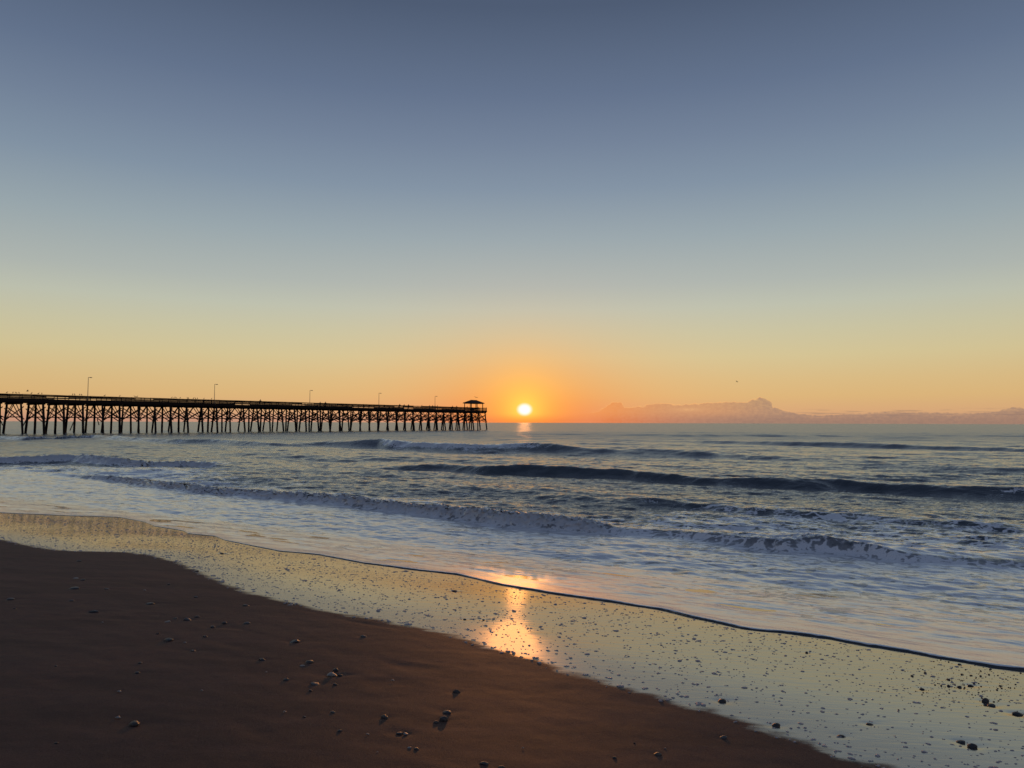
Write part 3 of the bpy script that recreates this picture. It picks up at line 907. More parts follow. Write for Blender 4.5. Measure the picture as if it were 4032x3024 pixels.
def stick(name, me, p0, p1, wx, wy, parent, inv, up=None):
    """place a unit stick from p0 to p1; wx along 'side', wy along the other axis"""
    d = p1 - p0
    L = d.length
    zx = d.normalized()
    up = up or Vector((0, 0, 1))
    if abs(zx.dot(up)) > 0.95:
        up = Vector((P_D[0], P_D[1], 0))
    xs = up.cross(zx).normalized()
    ys = zx.cross(xs)
    m = Matrix((xs, ys, zx)).transposed().to_4x4()
    m = Matrix.Translation(p0) @ m @ Matrix.Diagonal((wx, wy, L, 1))
    return add(name, me, None, parent, inv @ m)


BOT = -2.5
CAP_B, CAP_T = DECK_Z - 1.02, DECK_Z - 0.62
r2 = random.Random(3)
NB0, NB1 = -3, 38
for i in range(NB0, NB1 + 1):
    s = PITCH0 + i * BENT + r2.uniform(-0.24, 0.24)
    j = lambda a: r2.uniform(-a, a)
    tops, lows = {}, {}
    for c, lean in ((HALF - 0.1, 0.135), (0.0, 0.0), (-HALF + 0.1, -0.135)):
        if c == 0.0 and i in (-1, 9, 12):
            continue
        ln = lean + j(0.035)
        ls = j(0.03)
        top = pier_pt(s, c, CAP_T - 0.05)
        bot = pier_pt(s + ls * 9, c + ln * (CAP_T - BOT), BOT)
        rad = 0.255 * (1 + j(0.1))
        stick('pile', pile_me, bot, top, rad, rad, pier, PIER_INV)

    def at(side, z):
        return pier_pt(s, side * (HALF - 0.1 + 0.135 * (CAP_T - z)), z)
    for q in (-1, 1):
        off = Vector((P_D[0], P_D[1], 0)) * 0.24 * q
        stick('cap_beam', brace_me, pier_pt(s, -HALF - 0.45, (CAP_B + CAP_T) / 2) + off, pier_pt(s, HALF + 0.45 + j(0.15), (CAP_B + CAP_T) / 2) + off, 0.12, CAP_T - CAP_B, pier, PIER_INV)
        # tall knee braces from the middle of the cap down to the outer piles
        for side in (-1, 1):
            a = pier_pt(s, side * (0.35 + 0.30 * q), CAP_B + 0.12) + off
            b = at(side, 3.55 + j(0.12)) + off
            stick('knee_brace', brace_me, a, b, 0.10, 0.225, pier, PIER_INV)
        # the long crossed braces, ends running past the piles
        for side in (-1, 1):
            if r2.random() < 0.05:
                continue
            hi = at(side, 5.85 + 0.45 * q * 0.5 + j(0.15)) + off * 1.35
            lo = at(-side, 3.25 + 0.45 * q * 0.5 + j(0.12)) + off * 1.35
            d = (lo - hi).normalized()
            stick('cross_brace', brace_me, hi - d * (0.5 + j(0.25)), lo + d * (0.45 + j(0.3)), 0.10, 0.225, pier, PIER_INV)
    off = Vector((P_D[0], P_D[1], 0)) * 0.36
    stick('tie_beam', brace_me, at(-1, 3.86) + off, at(1, 3.86) + off, 0.10, 0.22, pier, PIER_INV)
    if i % 3 == 1 and i < NB1:
        # a few braces along the pier between neighbouring bents
        sd = 1 if i % 2 else -1
        stick('bay_brace', brace_me, pier_pt(s, sd * (HALF + 0.2), 5.9), pier_pt(s + BENT, sd * (HALF + 0.6), 3.5), 0.08, 0.18, pier, PIER_INV)
# storm-broken timbers still hanging
for (px, c, z0, z1, ds) in ((78, HALF + .2, 3.4, 1.6, -0.9), (266, HALF + .2, 3.4, 0.7, -1.1), (31, -HALF, 3.3, 1.9, 0.5), (355, HALF, 3.5, 2.0, 0.4), (1192, HALF, 3.4, 0.9, -0.8)):
    s = pier_s(px)
    stick('broken_brace', brace_me, pier_pt(s, c, z0), pier_pt(s + ds, c + 0.2, z1), 0.1, 0.2, pier, PIER_INV)

S0 = PITCH0 + NB0 * BENT - 1.0
S1 = PITCH0 + NB1 * BENT + 0.9
nbay = 21
for q in range(nbay):
    a, b = S0 + (S1 - S0) * q / nbay, S0 + (S1 - S0) * (q + 1) / nbay
    for c in (-HALF, -HALF * 0.5, 0, HALF * 0.5, HALF):
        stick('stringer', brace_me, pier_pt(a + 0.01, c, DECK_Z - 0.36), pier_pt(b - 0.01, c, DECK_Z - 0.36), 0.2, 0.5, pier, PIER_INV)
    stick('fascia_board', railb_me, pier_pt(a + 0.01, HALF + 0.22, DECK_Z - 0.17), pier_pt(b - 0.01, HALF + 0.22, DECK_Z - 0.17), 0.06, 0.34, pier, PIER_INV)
# deck planks, too many and too small to tell apart
v, f = [], []
npl = int((S1 - S0) / 0.24)
for k in range(npl):
    a = S0 + k * 0.24
    dz = r2.uniform(-0.006, 0.006)
    e0, e1 = -HALF - 0.3 + r2.uniform(-0.03, 0.03), HALF + 0.3 + r2.uniform(-0.03, 0.03)
    b0 = len(v)
    for z in (DECK_Z - 0.07 + dz, DECK_Z + dz):
        for (s_, c_) in ((a, e0), (a + 0.225, e0), (a + 0.225, e1), (a, e1)):
            v.append(PIER_INV @ pier_pt(s_, c_, z))
    f += [(b0 + 3, b0 + 2, b0 + 1, b0), (b0 + 4, b0 + 5, b0 + 6, b0 + 7)] + [(b0 + i, b0 + (i + 1) % 4, b0 + 4 + (i + 1) % 4, b0 + 4 + i) for i in range(4)]
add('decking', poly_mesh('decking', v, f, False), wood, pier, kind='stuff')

# railings: posts, wide top board, three boards below
RAIL_END = pier_s(1897) - 1.5
for side in (-1, 1):
    c = side * (HALF - 0.02)
    n = 74
    ss = [S0 + (RAIL_END - S0) * k / n for k in range(n + 1)]
    for k, s in enumerate(ss):
        stick('rail_post', railb_me, pier_pt(s, c, DECK_Z - 0.3), pier_pt(s, c, RAIL_Z - 0.03 + (0.25 if k == n else 0)), 0.12, 0.14, pier, PIER_INV)
    for k in range(0, n, 2):
        a, b = ss[k], ss[min(k + 2, n)]
        for z, h in ((DECK_Z + 0.16, 0.22), (DECK_Z + 0.49, 0.19), (DECK_Z + 0.80, 0.19), (RAIL_Z - 0.15, 0.22)):
            if r2.random() < 0.05:
                continue
            stick('rail_board', railb_me, pier_pt(a + 0.01, c - side * 0.09, z), pier_pt(b - 0.01, c - side * 0.09, z + r2.uniform(-0.01, 0.01)), 0.05, h, pier, PIER_INV)
        stick('hand_rail', railb_me, pier_pt(a + 0.005, c, RAIL_Z + r2.uniform(-0.035, 0.03)), pier_pt(b - 0.005, c, RAIL_Z + r2.uniform(-0.035, 0.03)), 0.36, 0.06, pier, PIER_INV)
for z, h in ((DECK_Z + 0.22, 0.17), (DECK_Z + 0.55, 0.17), (DECK_Z + 0.86, 0.17), (RAIL_Z - 0.13, 0.2)):
    stick('end_board', railb_me, pier_pt(RAIL_END, -HALF, z), pier_pt(RAIL_END, HALF, z), 0.05, h, pier, PIER_INV)

# ------------------------------------------------------------------ pavilion on the pier head
pv_s = pier_s(1865.5)
pvl, pvw = 7.6, 3.6
EAVE, RIDGE = 10.85, 12.25
pav = add('pavilion', None, mtx=Matrix.Translation(pier_pt(pv_s, 0, DECK_Z)), label='open hip-roofed pavilion on posts at the seaward end of the pier', cat='pavilion')
pinv = Matrix.Translation(pier_pt(pv_s, 0, DECK_Z)).inverted()
for a in (-0.5, 0.0, 0.5):
    for c in (-0.5, 0.5):
        stick('post', railb_me, pier_pt(pv_s + a * pvl, c * pvw, DECK_Z), pier_pt(pv_s + a * pvl, c * pvw, EAVE), 0.26, 0.26, pav, pinv)
for c in (-0.5, 0.5):
    stick('eave_beam', railb_me, pier_pt(pv_s - pvl / 2, c * pvw, EAVE - 0.02), pier_pt(pv_s + pvl / 2, c * pvw, EAVE - 0.02), 0.16, 0.30, pav, pinv)
for a in (-0.5, 0.5):
    stick('eave_beam', railb_me, pier_pt(pv_s + a * pvl, -pvw / 2, EAVE - 0.02), pier_pt(pv_s + a * pvl, pvw / 2, EAVE - 0.02), 0.14, 0.28, pav, pinv)
ol, oc, rl = pvl / 2 + 0.55, pvw / 2 + 0.55, 2.0
rv, rf = [], []
for dz in (-0.08, 0.22):
    for (a, c) in ((-ol, -oc), (ol, -oc), (ol, oc), (-ol, oc)):
        rv.append(pinv @ pier_pt(pv_s + a, c, EAVE + 0.02 + dz))
for a in (-rl, rl):
    rv.append(pinv @ pier_pt(pv_s + a, 0, RIDGE))
rf = [(3, 2, 1, 0), (0, 1, 5, 4), (1, 2, 6, 5), (2, 3, 7, 6), (3, 0, 4, 7), (4, 5, 9, 8), (6, 7, 8, 9), (5, 6, 9), (7, 4, 8)]
roof = add('roof', poly_mesh('roof', rv, rf, False), shingle, pav)
stick('ridge_cap', railb_me, pier_pt(pv_s - rl - 0.05, 0, RIDGE + 0.01), pier_pt(pv_s + rl + 0.05, 0, RIDGE + 0.01), 0.22, 0.08, pav, pinv)
# bench under the roof
bn = add('bench', None, mtx=Matrix.Translation(pier_pt(pv_s - 1.5, 0.5, DECK_Z)), label='dark wooden bench under the pavilion roof', cat='bench')
binv = Matrix.Translation(pier_pt(pv_s - 1.5, 0.5, DECK_Z)).inverted()
for c in (0.35, 0.5, 0.65):
    stick('seat_slat', railb_me, pier_pt(pv_s - 2.4, c, DECK_Z + 0.46), pier_pt(pv_s - 0.6, c, DECK_Z + 0.46), 0.12, 0.04, bn, binv)
for z in (0.65, 0.85):
    stick('back_slat', railb_me, pier_pt(pv_s - 2.4, 0.22, DECK_Z + z), pier_pt(pv_s - 0.6, 0.22, DECK_Z + z), 0.04, 0.12, bn, binv)
for a in (-2.25, -0.75):
    for c in (0.26, 0.62):
        stick('leg', railb_me, pier_pt(pv_s + a, c, DECK_Z + 0.005), pier_pt(pv_s + a, c, DECK_Z + (0.9 if c < 0.4 else 0.44)), 0.08, 0.08, bn, binv)


# ------------------------------------------------------------------ lamp posts
def make_lamp_meshes():
    v, f = [], []
    n = 8
    prof = [(0.0, 0.14), (0.10, 0.14), (0.12, 0.075), (1.0, 0.05)]
    for h, r in prof:
        for k in range(n):
            a = 2 * math.pi * k / n
            v.append((r * math.cos(a), r * math.sin(a), h if h < 0.2 else h))
    for i in range(3):
        for k in range(n):
            f.append((i * n + k, i * n + (k + 1) % n, (i + 1) * n + (k + 1) % n, (i + 1) * n + k))
    pole = poly_mesh('pole', v, f)
    bm = bmesh.new()
    # cobra-type head: short arm and a flattened drop housing
    secs = [(-0.05, 0.05, 0.05, 0.0), (0.25, 0.05, 0.05, 0.04), (0.3, 0.13, 0.07, 0.03), (0.62, 0.17, 0.10, 0.0), (0.86, 0.13, 0.08, -0.01), (0.95, 0.05, 0.03, -0.01)]
    rings = []
    for (x, wy, hz, dz) in secs:
        rings.append([bm.verts.new((x, wy * math.cos(2 * math.pi * k / 8), dz + hz * math.sin(2 * math.pi * k / 8))) for k in range(8)])
    for a, b in zip(rings[:-1], rings[1:]):
        for k in range(8):
            bm.faces.new((a[k], a[(k + 1) % 8], b[(k + 1) % 8], b[k]))
    bm.faces.new(rings[0][::-1])
    bm.faces.new(rings[-1])
    me = bpy.data.meshes.new('lamp_head')
    bm.to_mesh(me)
    bm.free()
    return pole, me


pole_me, head_me = make_lamp_meshes()
pole_me.materials.append(steel)
head_me.materials.append(steel)
lamp_lab = ['tall thin lamp post nearest on the pier, at the far left', 'second lamp post from the left on the pier', 'third lamp post from the left, middle of the pier',
            'fourth lamp post from the left on the pier', 'lamp post on the pier nearest the pavilion']
for (px, top), lab in zip(((345, 1486), (844, 1513), (1220, 1537), (1492, 1548), (1713, 1560)), lamp_lab):
    s = pier_s(px)
    p = pier_pt(s, 0.0, DECK_Z)
    hgt = (1658 + 12 * px / 4032 - top) * p.y / F_PX + EYE - DECK_Z
    L = add('lamp_post', None, mtx=Matrix.Translation(p), label=lab, cat='lamp post', group='lamp posts along the pier')
    add('pole', pole_me, None, L, Matrix.Diagonal((1.1, 1.1, hgt, 1)))
    add('lamp_head', head_me, None, L, Matrix.Translation((0, 0, hgt - 0.03)))


# ------------------------------------------------------------------ people on the pier
def clothed_mat(name, top, legs, hair):
    m, t, out = material(name)
    b = t.n('ShaderNodeBsdfPrincipled')
    tcn = t.n('ShaderNodeTexCoord')
    sp = t.n('ShaderNodeSeparateXYZ')
    t.link(tcn.outputs['Object'], sp.inputs[0])
    z = sp.outputs[2]
    c = t.mix(t.mrange(z, 0.90, 0.93, smooth=False), (*legs, 1), (*top, 1))
    c = t.mix(t.mrange(z, 1.47, 1.49, smooth=False), c, (0.22, 0.13, 0.09, 1))
    c = t.mix(t.mrange(z, 1.68, 1.70, smooth=False), c, (*hair, 1))
    t.link(c, b.inputs['Base Color'])
    b.inputs['Roughness'].default_value = 0.85
    t.link(b.outputs[0], out.inputs[0])
    return m


def person_mesh(name, pose):
    if pose == 'lean':       # forearms resting on the rail in front (+x)
        J = {'pelvis': (0.0, 0, 0.96, .15), 'waist': (0.06, 0, 1.10, .14), 'chest': (0.16, 0, 1.33, .16), 'neck': (0.25, 0, 1.48, .06), 'head': (0.32, 0, 1.62, .10), 'crown': (0.34, 0, 1.72, .075),
             'shl': (0.19, .20, 1.38, .07), 'ell': (0.26, .26, 1.20, .05), 'hal': (0.52, .18, 1.32, .04), 'fil': (0.60, .15, 1.33, .025),
             'shr': (0.19, -.20, 1.38, .07), 'elr': (0.26, -.26, 1.20, .05), 'har': (0.52, -.18, 1.32, .04), 'fir': (0.60, -.15, 1.33, .025),
             'hil': (0.0, .10, 0.90, .11), 'knl': (0.04, .12, 0.50, .075), 'anl': (-.02, .12, 0.09, .05), 'tol': (0.16, .13, 0.04, .04),
             'hir': (0.0, -.10, 0.90, .11), 'knr': (0.0, -.12, 0.50, .075), 'anr': (-.10, -.12, 0.09, .05), 'tor': (0.08, -.13, 0.04, .04)}
    else:                    # standing, one arm bent to hold a rod
        J = {'pelvis': (0, 0, 0.96, .15), 'waist': (0, 0, 1.12, .14), 'chest': (0.01, 0, 1.36, .16), 'neck': (0.01, 0, 1.51, .06), 'head': (0.03, 0, 1.64, .10), 'crown': (0.03, 0, 1.74, .075),
             'shl': (0, .21, 1.41, .07), 'ell': (-.02, .27, 1.13, .05), 'hal': (0.05, .27, 0.90, .04), 'fil': (0.07, .26, 0.80, .025),
             'shr': (0, -.21, 1.41, .07), 'elr': (0.02, -.28, 1.16, .05), 'har': (0.25, -.22, 1.20, .04), 'fir': (0.34, -.18, 1.24, .025),
             'hil': (0, .10, 0.90, .11), 'knl': (0.02, .12, 0.50, .075), 'anl': (-.02, .13, 0.09, .05), 'tol': (0.16, .14, 0.04, .04),
             'hir': (0, -.10, 0.90, .11), 'knr': (0.02, -.12, 0.50, .075), 'anr': (-.02, -.13, 0.09, .05), 'tor': (0.16, -.15, 0.04, .04)}
    E_ = [('pelvis', 'waist'), ('waist', 'chest'), ('chest', 'neck'), ('neck', 'head'), ('head', 'crown'), ('chest', 'shl'), ('shl', 'ell'), ('ell', 'hal'), ('hal', 'fil'),
          ('chest', 'shr'), ('shr', 'elr'), ('elr', 'har'), ('har', 'fir'), ('pelvis', 'hil'), ('hil', 'knl'), ('knl', 'anl'), ('anl', 'tol'), ('pelvis', 'hir'), ('hir', 'knr'), ('knr', 'anr'), ('anr', 'tor')]
    keys = list(J)
    me = bpy.data.meshes.new(name + '_skeleton')
    me.from_pydata([J[k][:3] for k in keys], [(keys.index(a), keys.index(b)) for a, b in E_], [])
    ob = bpy.data.objects.new('tmp', me)
    COL.objects.link(ob)
    md = ob.modifiers.new('skin', 'SKIN')
    sub = ob.modifiers.new('sub', 'SUBSURF')
    sub.levels = sub.render_levels = 1
    sv = me.skin_vertices[0].data
    for i, k in enumerate(keys):
        r = J[k][3]
        sv[i].radius = (r, r)
        sv[i].use_root = (k == 'pelvis')
    dg = bpy.context.evaluated_depsgraph_get()
    res = bpy.data.meshes.new_from_object(ob.evaluated_get(dg))
    res.name = name
    bpy.data.objects.remove(ob)
    res.polygons.foreach_set('use_smooth', np.ones(len(res.polygons), dtype=bool))
    return res


lean_me, stand_me = person_mesh('person_leaning', 'lean'), person_mesh('person_standing', 'stand')
cl = [clothed_mat('dark_jacket', (.03, .03, .035), (.03, .035, .05), (.02, .015, .012)), clothed_mat('brown_coat', (.05, .035, .03), (.025, .025, .03), (.03, .02, .015)),
      clothed_mat('grey_hood', (.06, .06, .065), (.035, .035, .045), (.05, .05, .055))]
people = [(1022, 'lean', 0, 'person in dark clothing alone at the rail, middle of the pier'),
          (1261, 'stand', 0, 'person standing at the rail, left of two right of the third lamp post'),
          (1280, 'lean', 1, 'person leaning on the rail, right of two right of the third lamp post'),
          (1573, 'lean', 1, 'person leaning on the rail, first on the right of the fourth lamp post'),
          (1590, 'lean', 2, 'person low at the rail, second on the right of the fourth lamp post'),
          (1609, 'stand', 0, 'person upright at the rail, third on the right of the fourth lamp post'),
          (1659, 'lean', 0, 'person bent over the rail halfway between the last two lamp posts'),
          (1692, 'stand', 1, 'person upright just left of the last lamp post'),
          (1704, 'stand', 0, 'person close beside the last lamp post, left side'),
          (1711, 'lean', 2, 'person leaning right at the foot of the last lamp post'),
          (1723, 'stand', 2, 'person upright just right of the last lamp post'),
          (1779, 'lean', 0, 'person leaning at the rail, left of two before the pavilion'),
          (1796, 'lean', 1, 'person leaning at the rail, right of two before the pavilion'),
          (1840, 'stand', 1, 'person standing under the left side of the pavilion roof'),
          (1883, 'stand', 0, 'person in dark clothing under the right side of the pavilion roof')]
cache = {}
for k, (px, pose, ci, lab) in enumerate(people):
    key = (pose, ci)
    if key not in cache:
        m_ = (lean_me if pose == 'lean' else stand_me).copy()
        m_.materials.clear()
        m_.materials.append(cl[ci])
        cache[key] = m_
    c = HALF - 0.62 if px < 1830 else 0.8
    # the near rail shows a little to the right of the centre line
    s = pier_s(px)
    for _ in range(6):
        p = pier_pt(s, c, DECK_Z)
        s -= ((p.x / p.y) * F_PX + CX - px) / 7.5
    p = pier_pt(s, c, DECK_Z + 0.007)
    ang_ = math.atan2(P_C[1], P_C[0]) + r2.uniform(-0.5, 0.5)
    add('person', cache[key], None, None, Matrix.Translation(p) @ Matrix.Rotation(ang_, 4, 'Z') @ Matrix.Scale(r2.uniform(0.98, 1.08), 4), lab, 'person', 'people on the pier')


# ------------------------------------------------------------------ birds
def bird_mesh(flying):
    bm = bmesh.new()
    # body along +x: tail, rump, breast, neck, head, bill
    secs = [(-0.24, .012, .006, .03), (-0.16, .03, .014, .02), (-0.08, .055, .05, 0.0), (0.02, .07, .065, 0.0), (0.10, .055, .055, .03), (0.15, .035, .036, .075), (0.19, .036, .036, .095), (0.225, .014, .012, .09), (0.26, .004, .004, .082)]
    if flying:
        secs = [(x, a, b, z * 0.3) for x, a, b, z in secs]
    rings = [[bm.verts.new((x, a * math.cos(2 * math.pi * k / 8), z + b * math.sin(2 * math.pi * k / 8))) for k in range(8)] for x, a, b, z in secs]
    for a, b in zip(rings[:-1], rings[1:]):
        for k in range(8):
            bm.faces.new((a[k], a[(k + 1) % 8], b[(k + 1) % 8], b[k]))
    bm.faces.new(rings[0][::-1])
    bm.faces.new(rings[-1])
    if flying:
        for sd in (-1, 1):
            P = [(0.07, .04, .03), (0.09, .25, .13), (0.02, .55, .09), (-0.06, .50, .085), (-0.05, .24, .115), (-0.07, .04, .02)]
            top = [bm.verts.new((x, sd * y, z + 0.012)) for x, y, z in P]
            bot = [bm.verts.new((x, sd * y, z - 0.006)) for x, y, z in P]
            bm.faces.new(top)
            bm.faces.new(bot[::-1])
            for k in range(6):
                bm.faces.new((top[k], bot[k], bot[(k + 1) % 6], top[(k + 1) % 6]))
    else:
        for sd in (-1, 1):
            P = [(0.0, .022, -0.05), (0.0, .022, -0.15)]
            for (x0, y0, z0), (x1, y1, z1) in [(P[0], P[1])]:
                a = [bm.verts.new((x0 + .008 * math.cos(k * 1.5708), sd * y0 + .008 * math.sin(k * 1.5708), z0)) for k in range(4)]
                b = [bm.verts.new((x1 + .008 * math.cos(k * 1.5708), sd * y1 + .008 * math.sin(k * 1.5708), z1)) for k in range(4)]
                for k in range(4):
                    bm.faces.new((a[k], a[(k + 1) % 4], b[(k + 1) % 4], b[k]))
    bmesh.ops.recalc_face_normals(bm, faces=bm.faces)
    me = bpy.data.meshes.new('bird')
    bm.to_mesh(me)
    bm.free()
    me.polygons.foreach_set('use_smooth', np.ones(len(me.polygons), dtype=bool))
    return me


perch_me, fly_me = bird_mesh(False), bird_mesh(True)
bird_m = simple_mat('grey_plumage', (0.05, 0.05, 0.053), 0.8, (0.03, 0.03, 0.033), 9.0)
perch_me.materials.append(bird_m)
fly_me.materials.append(bird_m)
left_lab = 'small dark bird perched on the pier rail left of the nearest lamp post'
mid_lab = 'small dark bird perched on the rail between the first two lamp posts'
perched = [(25, 'bird perched on the rail nearest the left picture edge'), (49, 'second bird from the left picture edge on the pier rail'), (63, 'left bird of two close together, third from the left picture edge'),
           (75, 'right bird of two close together, below the flying bird'), (123, 'lone bird on the rail just right of the flying bird'), (150, 'left bird of a pair between the flying bird and the nearest lamp post'),
           (164, 'right bird of a pair between the flying bird and the nearest lamp post'), (286, 'leftmost bird of the four close to the nearest lamp post'), (293, 'second bird of the four close left of the nearest lamp post'),
           (313, 'third bird of the four close left of the nearest lamp post'), (320, 'bird on the rail closest to the nearest lamp post'), (412, 'lone bird on the rail first right of the nearest lamp post'),
           (471, 'lone bird between the nearest lamp post and a hunched pair of birds'), (531, 'left bird of a hunched pair, midway between the first two lamp posts'), (539, 'right bird of a hunched pair, midway between the first two lamp posts'),
           (676, 'leftmost bird of the flock left of the second lamp post'), (685, 'second bird of the flock left of the second lamp post'), (693, 'third bird of the flock left of the second lamp post'),
           (709, 'fourth bird of the flock left of the second lamp post'), (739, 'fifth bird of the flock, left of a touching two'), (743, 'sixth bird of the flock, right of a touching two'),
           (761, 'seventh bird of the flock left of the second lamp post'), (769, 'eighth bird of the flock left of the second lamp post'), (778, 'rightmost bird of the flock left of the second lamp post'),
           (802, 'lone bird between the flock and the second lamp post'), (833, 'bird on the rail right at the second lamp post')]
for px, lab in perched:
    c = HALF
    s = pier_s(px)
    for _ in range(8):
        p = pier_pt(s, c, RAIL_Z)
        s -= ((p.x / p.y) * F_PX + CX - px) / (22.0 / KS)
    p = pier_pt(s, c + r2.uniform(-0.1, 0.1), RAIL_Z + 0.03 + 0.15 * 1.35)
    add('bird', perch_me, None, None, Matrix.Translation(p) @ Matrix.Rotation(r2.uniform(0, 6.28), 4, 'Z') @ Matrix.Rotation(r2.uniform(-0.6, -0.2), 4, 'Y') @ Matrix.Scale(1.35, 4),
        lab, 'bird', 'birds perched on the pier rail')
for px, py, dist_, rz, sc_, lab in ((108, 1540, 160, 0.4, 1.3, 'dark bird flying just above the left end of the pier'), (2902, 1503, 190, 2.4, 1.1, 'tiny bird flying in the open sky above the right-hand clouds'),
                               (1874, 1565, 305, 1.2, 1.7, 'pale bird hovering just above the pavilion roof')):
    v = px_dir(px, py)
    p = Vector((0, 0, EYE)) + v * (dist_ / v.y)
    add('bird', fly_me, None, None, Matrix.Translation(p) @ Matrix.Rotation(rz, 4, 'Z') @ Matrix.Rotation(0.3, 4, 'X') @ Matrix.Scale(sc_, 4), lab, 'bird')


# ------------------------------------------------------------------ pebbles and shells
def stone_mesh(seed, kind):
    bm = bmesh.new()
    bmesh.ops.create_icosphere(bm, subdivisions=3, radius=1.0)
    rs = np.random.default_rng(seed)
    ph = rs.uniform(0, 6.28, 9)
    cuts = [Vector(rs.normal(0, 1, 3)).normalized() for _ in range(6)]
    for v_ in bm.verts:
        n = v_.co.normalized()
        r = 1.0 + 0.10 * math.sin(2.1 * n.x + ph[0]) * math.cos(2.6 * n.y + ph[1]) + 0.05 * math.sin(5 * n.z + 4 * n.x + ph[2]) + 0.03 * math.sin(9 * n.y + 7 * n.x + ph[3])
        if kind == 'rough':
            for c_ in cuts:
                d = n.dot(c_)
                if d * r > 0.72:
                    r = 0.72 / d * (1 + 0.02 * math.sin(20 * n.x + ph[4]))
        v_.co = n * r
    me = bpy.data.meshes.new('stone')
    bm.to_mesh(me)
    bm.free()
    me.polygons.foreach_set('use_smooth', np.ones(len(me.polygons), dtype=bool))
    return me


def shell_mesh(seed):
    """fan-ribbed shell half, closed underneath"""
    rs = random.Random(seed)
    nu, nv = 25, 9
    v, f = [], []
    for lay in (1.0, 0.72):
        for i in range(nu):
            th = -1.25 + 2.5 * i / (nu - 1)
            for k in range(nv):
                r = k / (nv - 1)
                rib = 1 + 0.05 * math.cos(th * 14) * r
                edge = 1.0 + 0.05 * math.sin(3 * th + seed)
                x = r * math.sin(th) * 1.0 * edge
                y = -0.9 + r * math.cos(th) * 1.75 * edge
                z = (math.sqrt(max(0.0, 1 - (r * 2 - 0.9) ** 2 * 0.55)) * (1 - 0.55 * (th / 1.25) ** 2) * rib - 0.62) * lay
                v.append((x, y, z + 0.25 - (0 if lay == 1.0 else 0.02)))
    for lay in range(2):
        o0 = lay * nu * nv
        for i in range(nu - 1):
            for k in range(nv - 1):
                q = (o0 + i * nv + k, o0 + i * nv + k + 1, o0 + (i + 1) * nv + k + 1, o0 + (i + 1) * nv + k)
                f.append(q if lay == 0 else q[::-1])
    for i in range(nu - 1):
        a, b = i * nv + nv - 1, (i + 1) * nv + nv - 1
        f.append((a, a + nu * nv, b + nu * nv, b))
    return poly_mesh('shell', v, f)


st_mats = {'d': simple_mat('wet_dark_stone', (0.020, 0.018, 0.018), 0.38, (0.034, 0.029, 0.027), 30.0, 0.3, 0.5),
           'g': simple_mat('grey_stone', (0.080, 0.074, 0.070), 0.45, (0.040, 0.037, 0.035), 40.0, 0.4, 0.5),
           'w': simple_mat('brown_stone', (0.050, 0.036, 0.029), 0.42, (0.026, 0.020, 0.017), 35.0, 0.4, 0.5),
           'p': simple_mat('pale_shell', (0.27, 0.245, 0.215), 0.4, (0.15, 0.13, 0.115), 60.0, 0.2, 0.5)}
st_meshes = {}
for kd in 'dgw':
    st_meshes[kd] = [stone_mesh(10 * ord(kd) + q, 'rough' if q == 2 else 'smooth') for q in range(3)]
st_meshes['p'] = [shell_mesh(1), shell_mesh(4), stone_mesh(77, 'rough')]
for kd, ms in st_meshes.items():
    for m_ in ms:
        m_.materials.append(st_mats[kd])
for k, ((px, py, wpx, hr, kd, lab), (x, y, z, wm)) in enumerate(zip(PEB, peb_pos)):
    me = st_meshes[kd][k % 3]
    wx = wm * 0.5
    wy = wx * random.uniform(0.7, 1.0)
    hz = min(wx * 0.95, max(wx * hr * 1.25, 0.006))
    if kd == 'p' and k % 3 < 2:
        hz = wx * (0.5 + hr)
    rot = random.uniform(-0.5, 0.5) + (math.pi if random.random() < 0.5 else 0)
    tilt = random.uniform(-0.18, 0.18)
    nm = 'shell' if kd == 'p' else ('pebble' if wpx < 28 else 'stone')
    add(nm, me, None, None, Matrix.Translation((x, y, z + hz * 0.22 - min(0.008, wm * 0.08))) @ Matrix.Rotation(rot, 4, 'Z') @ Matrix.Rotation(tilt, 4, 'Y') @ Matrix.Diagonal((wx, wy, hz, 1)),
        lab, 'shell' if kd == 'p' else 'stone', 'stones and shells scattered on the sand')


# ------------------------------------------------------------------ flecks of foam left on the wet sand, and the gravel patch
def edge_s_of_a(a):
    ea, es = E_pts @ SH_A, E_pts @ SH_N
    o2 = np.argsort(ea)
    return np.interp(a, ea[o2], es[o2])


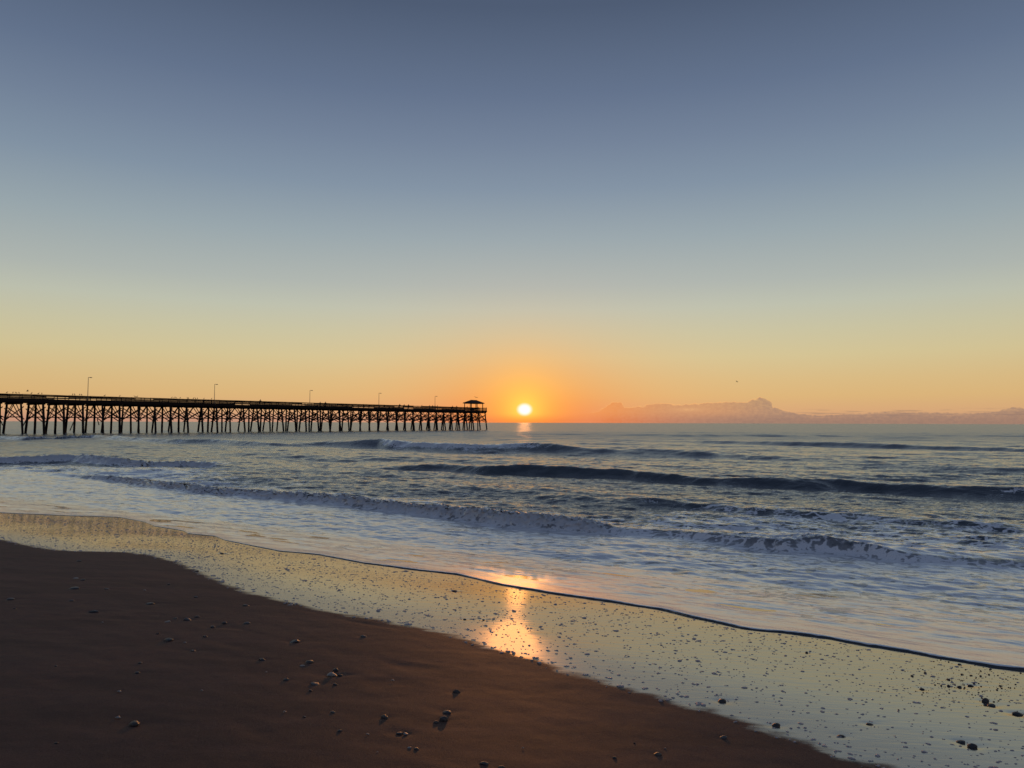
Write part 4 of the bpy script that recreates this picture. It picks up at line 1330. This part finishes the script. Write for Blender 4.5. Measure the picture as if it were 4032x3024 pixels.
def flecks():
    n_try = 30000
    a = rng.uniform(-24, 4.5, n_try)
    s_lo = np.interp(a, W_a, W_s)
    s_hi = edge_s_of_a(a)
    u = rng.uniform(0, 1, n_try)
    s = s_lo - 0.12 + (s_hi - s_lo) * u
    x, y = a * SH_A[0] + s * SH_N[0], a * SH_A[1] + s * SH_N[1]
    ta = x / y
    dens = 0.52 + 0.10 * sstep(-0.2, -0.55, ta) + 0.35 * noise2(a * 1.4, s * 2.2, 201)
    keep = (rng.uniform(0, 1, n_try) < dens * 0.72) & (y > 2.2) & (s < s_hi - 0.03)
    a, s, x, y = a[keep], s[keep], x[keep], y[keep]
    seg, V, Fc = 7, [], []
    prof = [(1.0, 0.0), (0.8, 0.7), (0.0, 1.0)]
    base = 0
    zz = beach_z(x, y)
    for i in range(len(x)):
        sz = 0.0054 * math.exp(rng.normal(0, 0.40))
        lobes = 1 + int(rng.random() < 0.35) + int(rng.random() < 0.15)
        if s[i] < np.interp(a[i], W_a, W_s) + 0.15 and rng.random() < 0.25:
            lobes += 2
            sz *= 1.3
        for q in range(lobes):
            ox, oy = (0, 0) if q == 0 else (rng.normal(0, 1.6) * sz, rng.normal(0, 0.9) * sz)
            rx, ry = sz * rng.uniform(1.0, 2.1), sz * rng.uniform(0.7, 1.2)
            th = rng.normal(0, 0.35)
            hz = sz * rng.uniform(0.5, 0.85)
            ct, sn = math.cos(th), math.sin(th)
            ph = rng.uniform(0, 6.28)
            for (r_, h_) in prof[:-1]:
                for k in range(seg):
                    an = 2 * math.pi * k / seg
                    w_ = r_ * (1 + 0.16 * math.sin(2 * an + ph) + 0.09 * math.sin(5 * an + ph * 2))
                    px_, py_ = rx * w_ * math.cos(an), ry * w_ * math.sin(an)
                    V.append((x[i] + ox + ct * px_ - sn * py_, y[i] + oy + sn * px_ + ct * py_, zz[i] - 0.001 - (oy * 0.09) + hz * h_))
            V.append((x[i] + ox, y[i] + oy, zz[i] + hz))
            for j_ in range(1):
                for k in range(seg):
                    Fc.append((base + j_ * seg + k, base + j_ * seg + (k + 1) % seg, base + (j_ + 1) * seg + (k + 1) % seg, base + (j_ + 1) * seg + k))
            for k in range(seg):
                Fc.append((base + seg + k, base + seg + (k + 1) % seg, base + 2 * seg))
            base += 2 * seg + 1
    m_ = simple_mat('foam_bubbles', (0.60, 0.53, 0.50), 0.35, (0.42, 0.37, 0.35), 220.0, 0.6, 0.5)
    add('foam_flecks', poly_mesh('foam_flecks', V, Fc), m_, label='little flecks of sea foam scattered over the wet sand', cat='foam', kind='stuff')


def gravel():
    V, Fc = [], []
    bm = bmesh.new()
    bmesh.ops.create_icosphere(bm, subdivisions=1, radius=1.0)
    tv = [v_.co.copy() for v_ in bm.verts]
    tf = [tuple(v_.index for v_ in f_.verts) for f_ in bm.faces]
    bm.free()
    for _ in range(520):
        px, py = rng.normal(3830, 130), rng.normal(2690, 50)
        if px > 4300 or py < 2610 + (px - 3800) * 0.17:
            continue
        x, y, z = unproj_beach(px, py)
        r = 0.0030 * math.exp(rng.normal(0, 0.55))
        b0 = len(V)
        rot = Matrix.Rotation(rng.uniform(0, 6.28), 3, 'Z')
        q = (r * rng.uniform(1, 1.8), r * rng.uniform(0.8, 1.3), r * rng.uniform(0.5, 0.9))
        for c_ in tv:
            k_ = 1 + rng.uniform(-0.18, 0.18)
            p = rot @ Vector((c_.x * q[0] * k_, c_.y * q[1] * k_, c_.z * q[2] * k_))
            V.append((x + p.x, y + p.y, z + q[2] * 0.4 + p.z))
        Fc += [tuple(b0 + i for i in t_) for t_ in tf]
    add('shell_gravel', poly_mesh('shell_gravel', V, Fc), st_mats['d'], label='patch of dark wet shell gravel at the right below the foam edge', cat='gravel', kind='stuff')


flecks()
gravel()
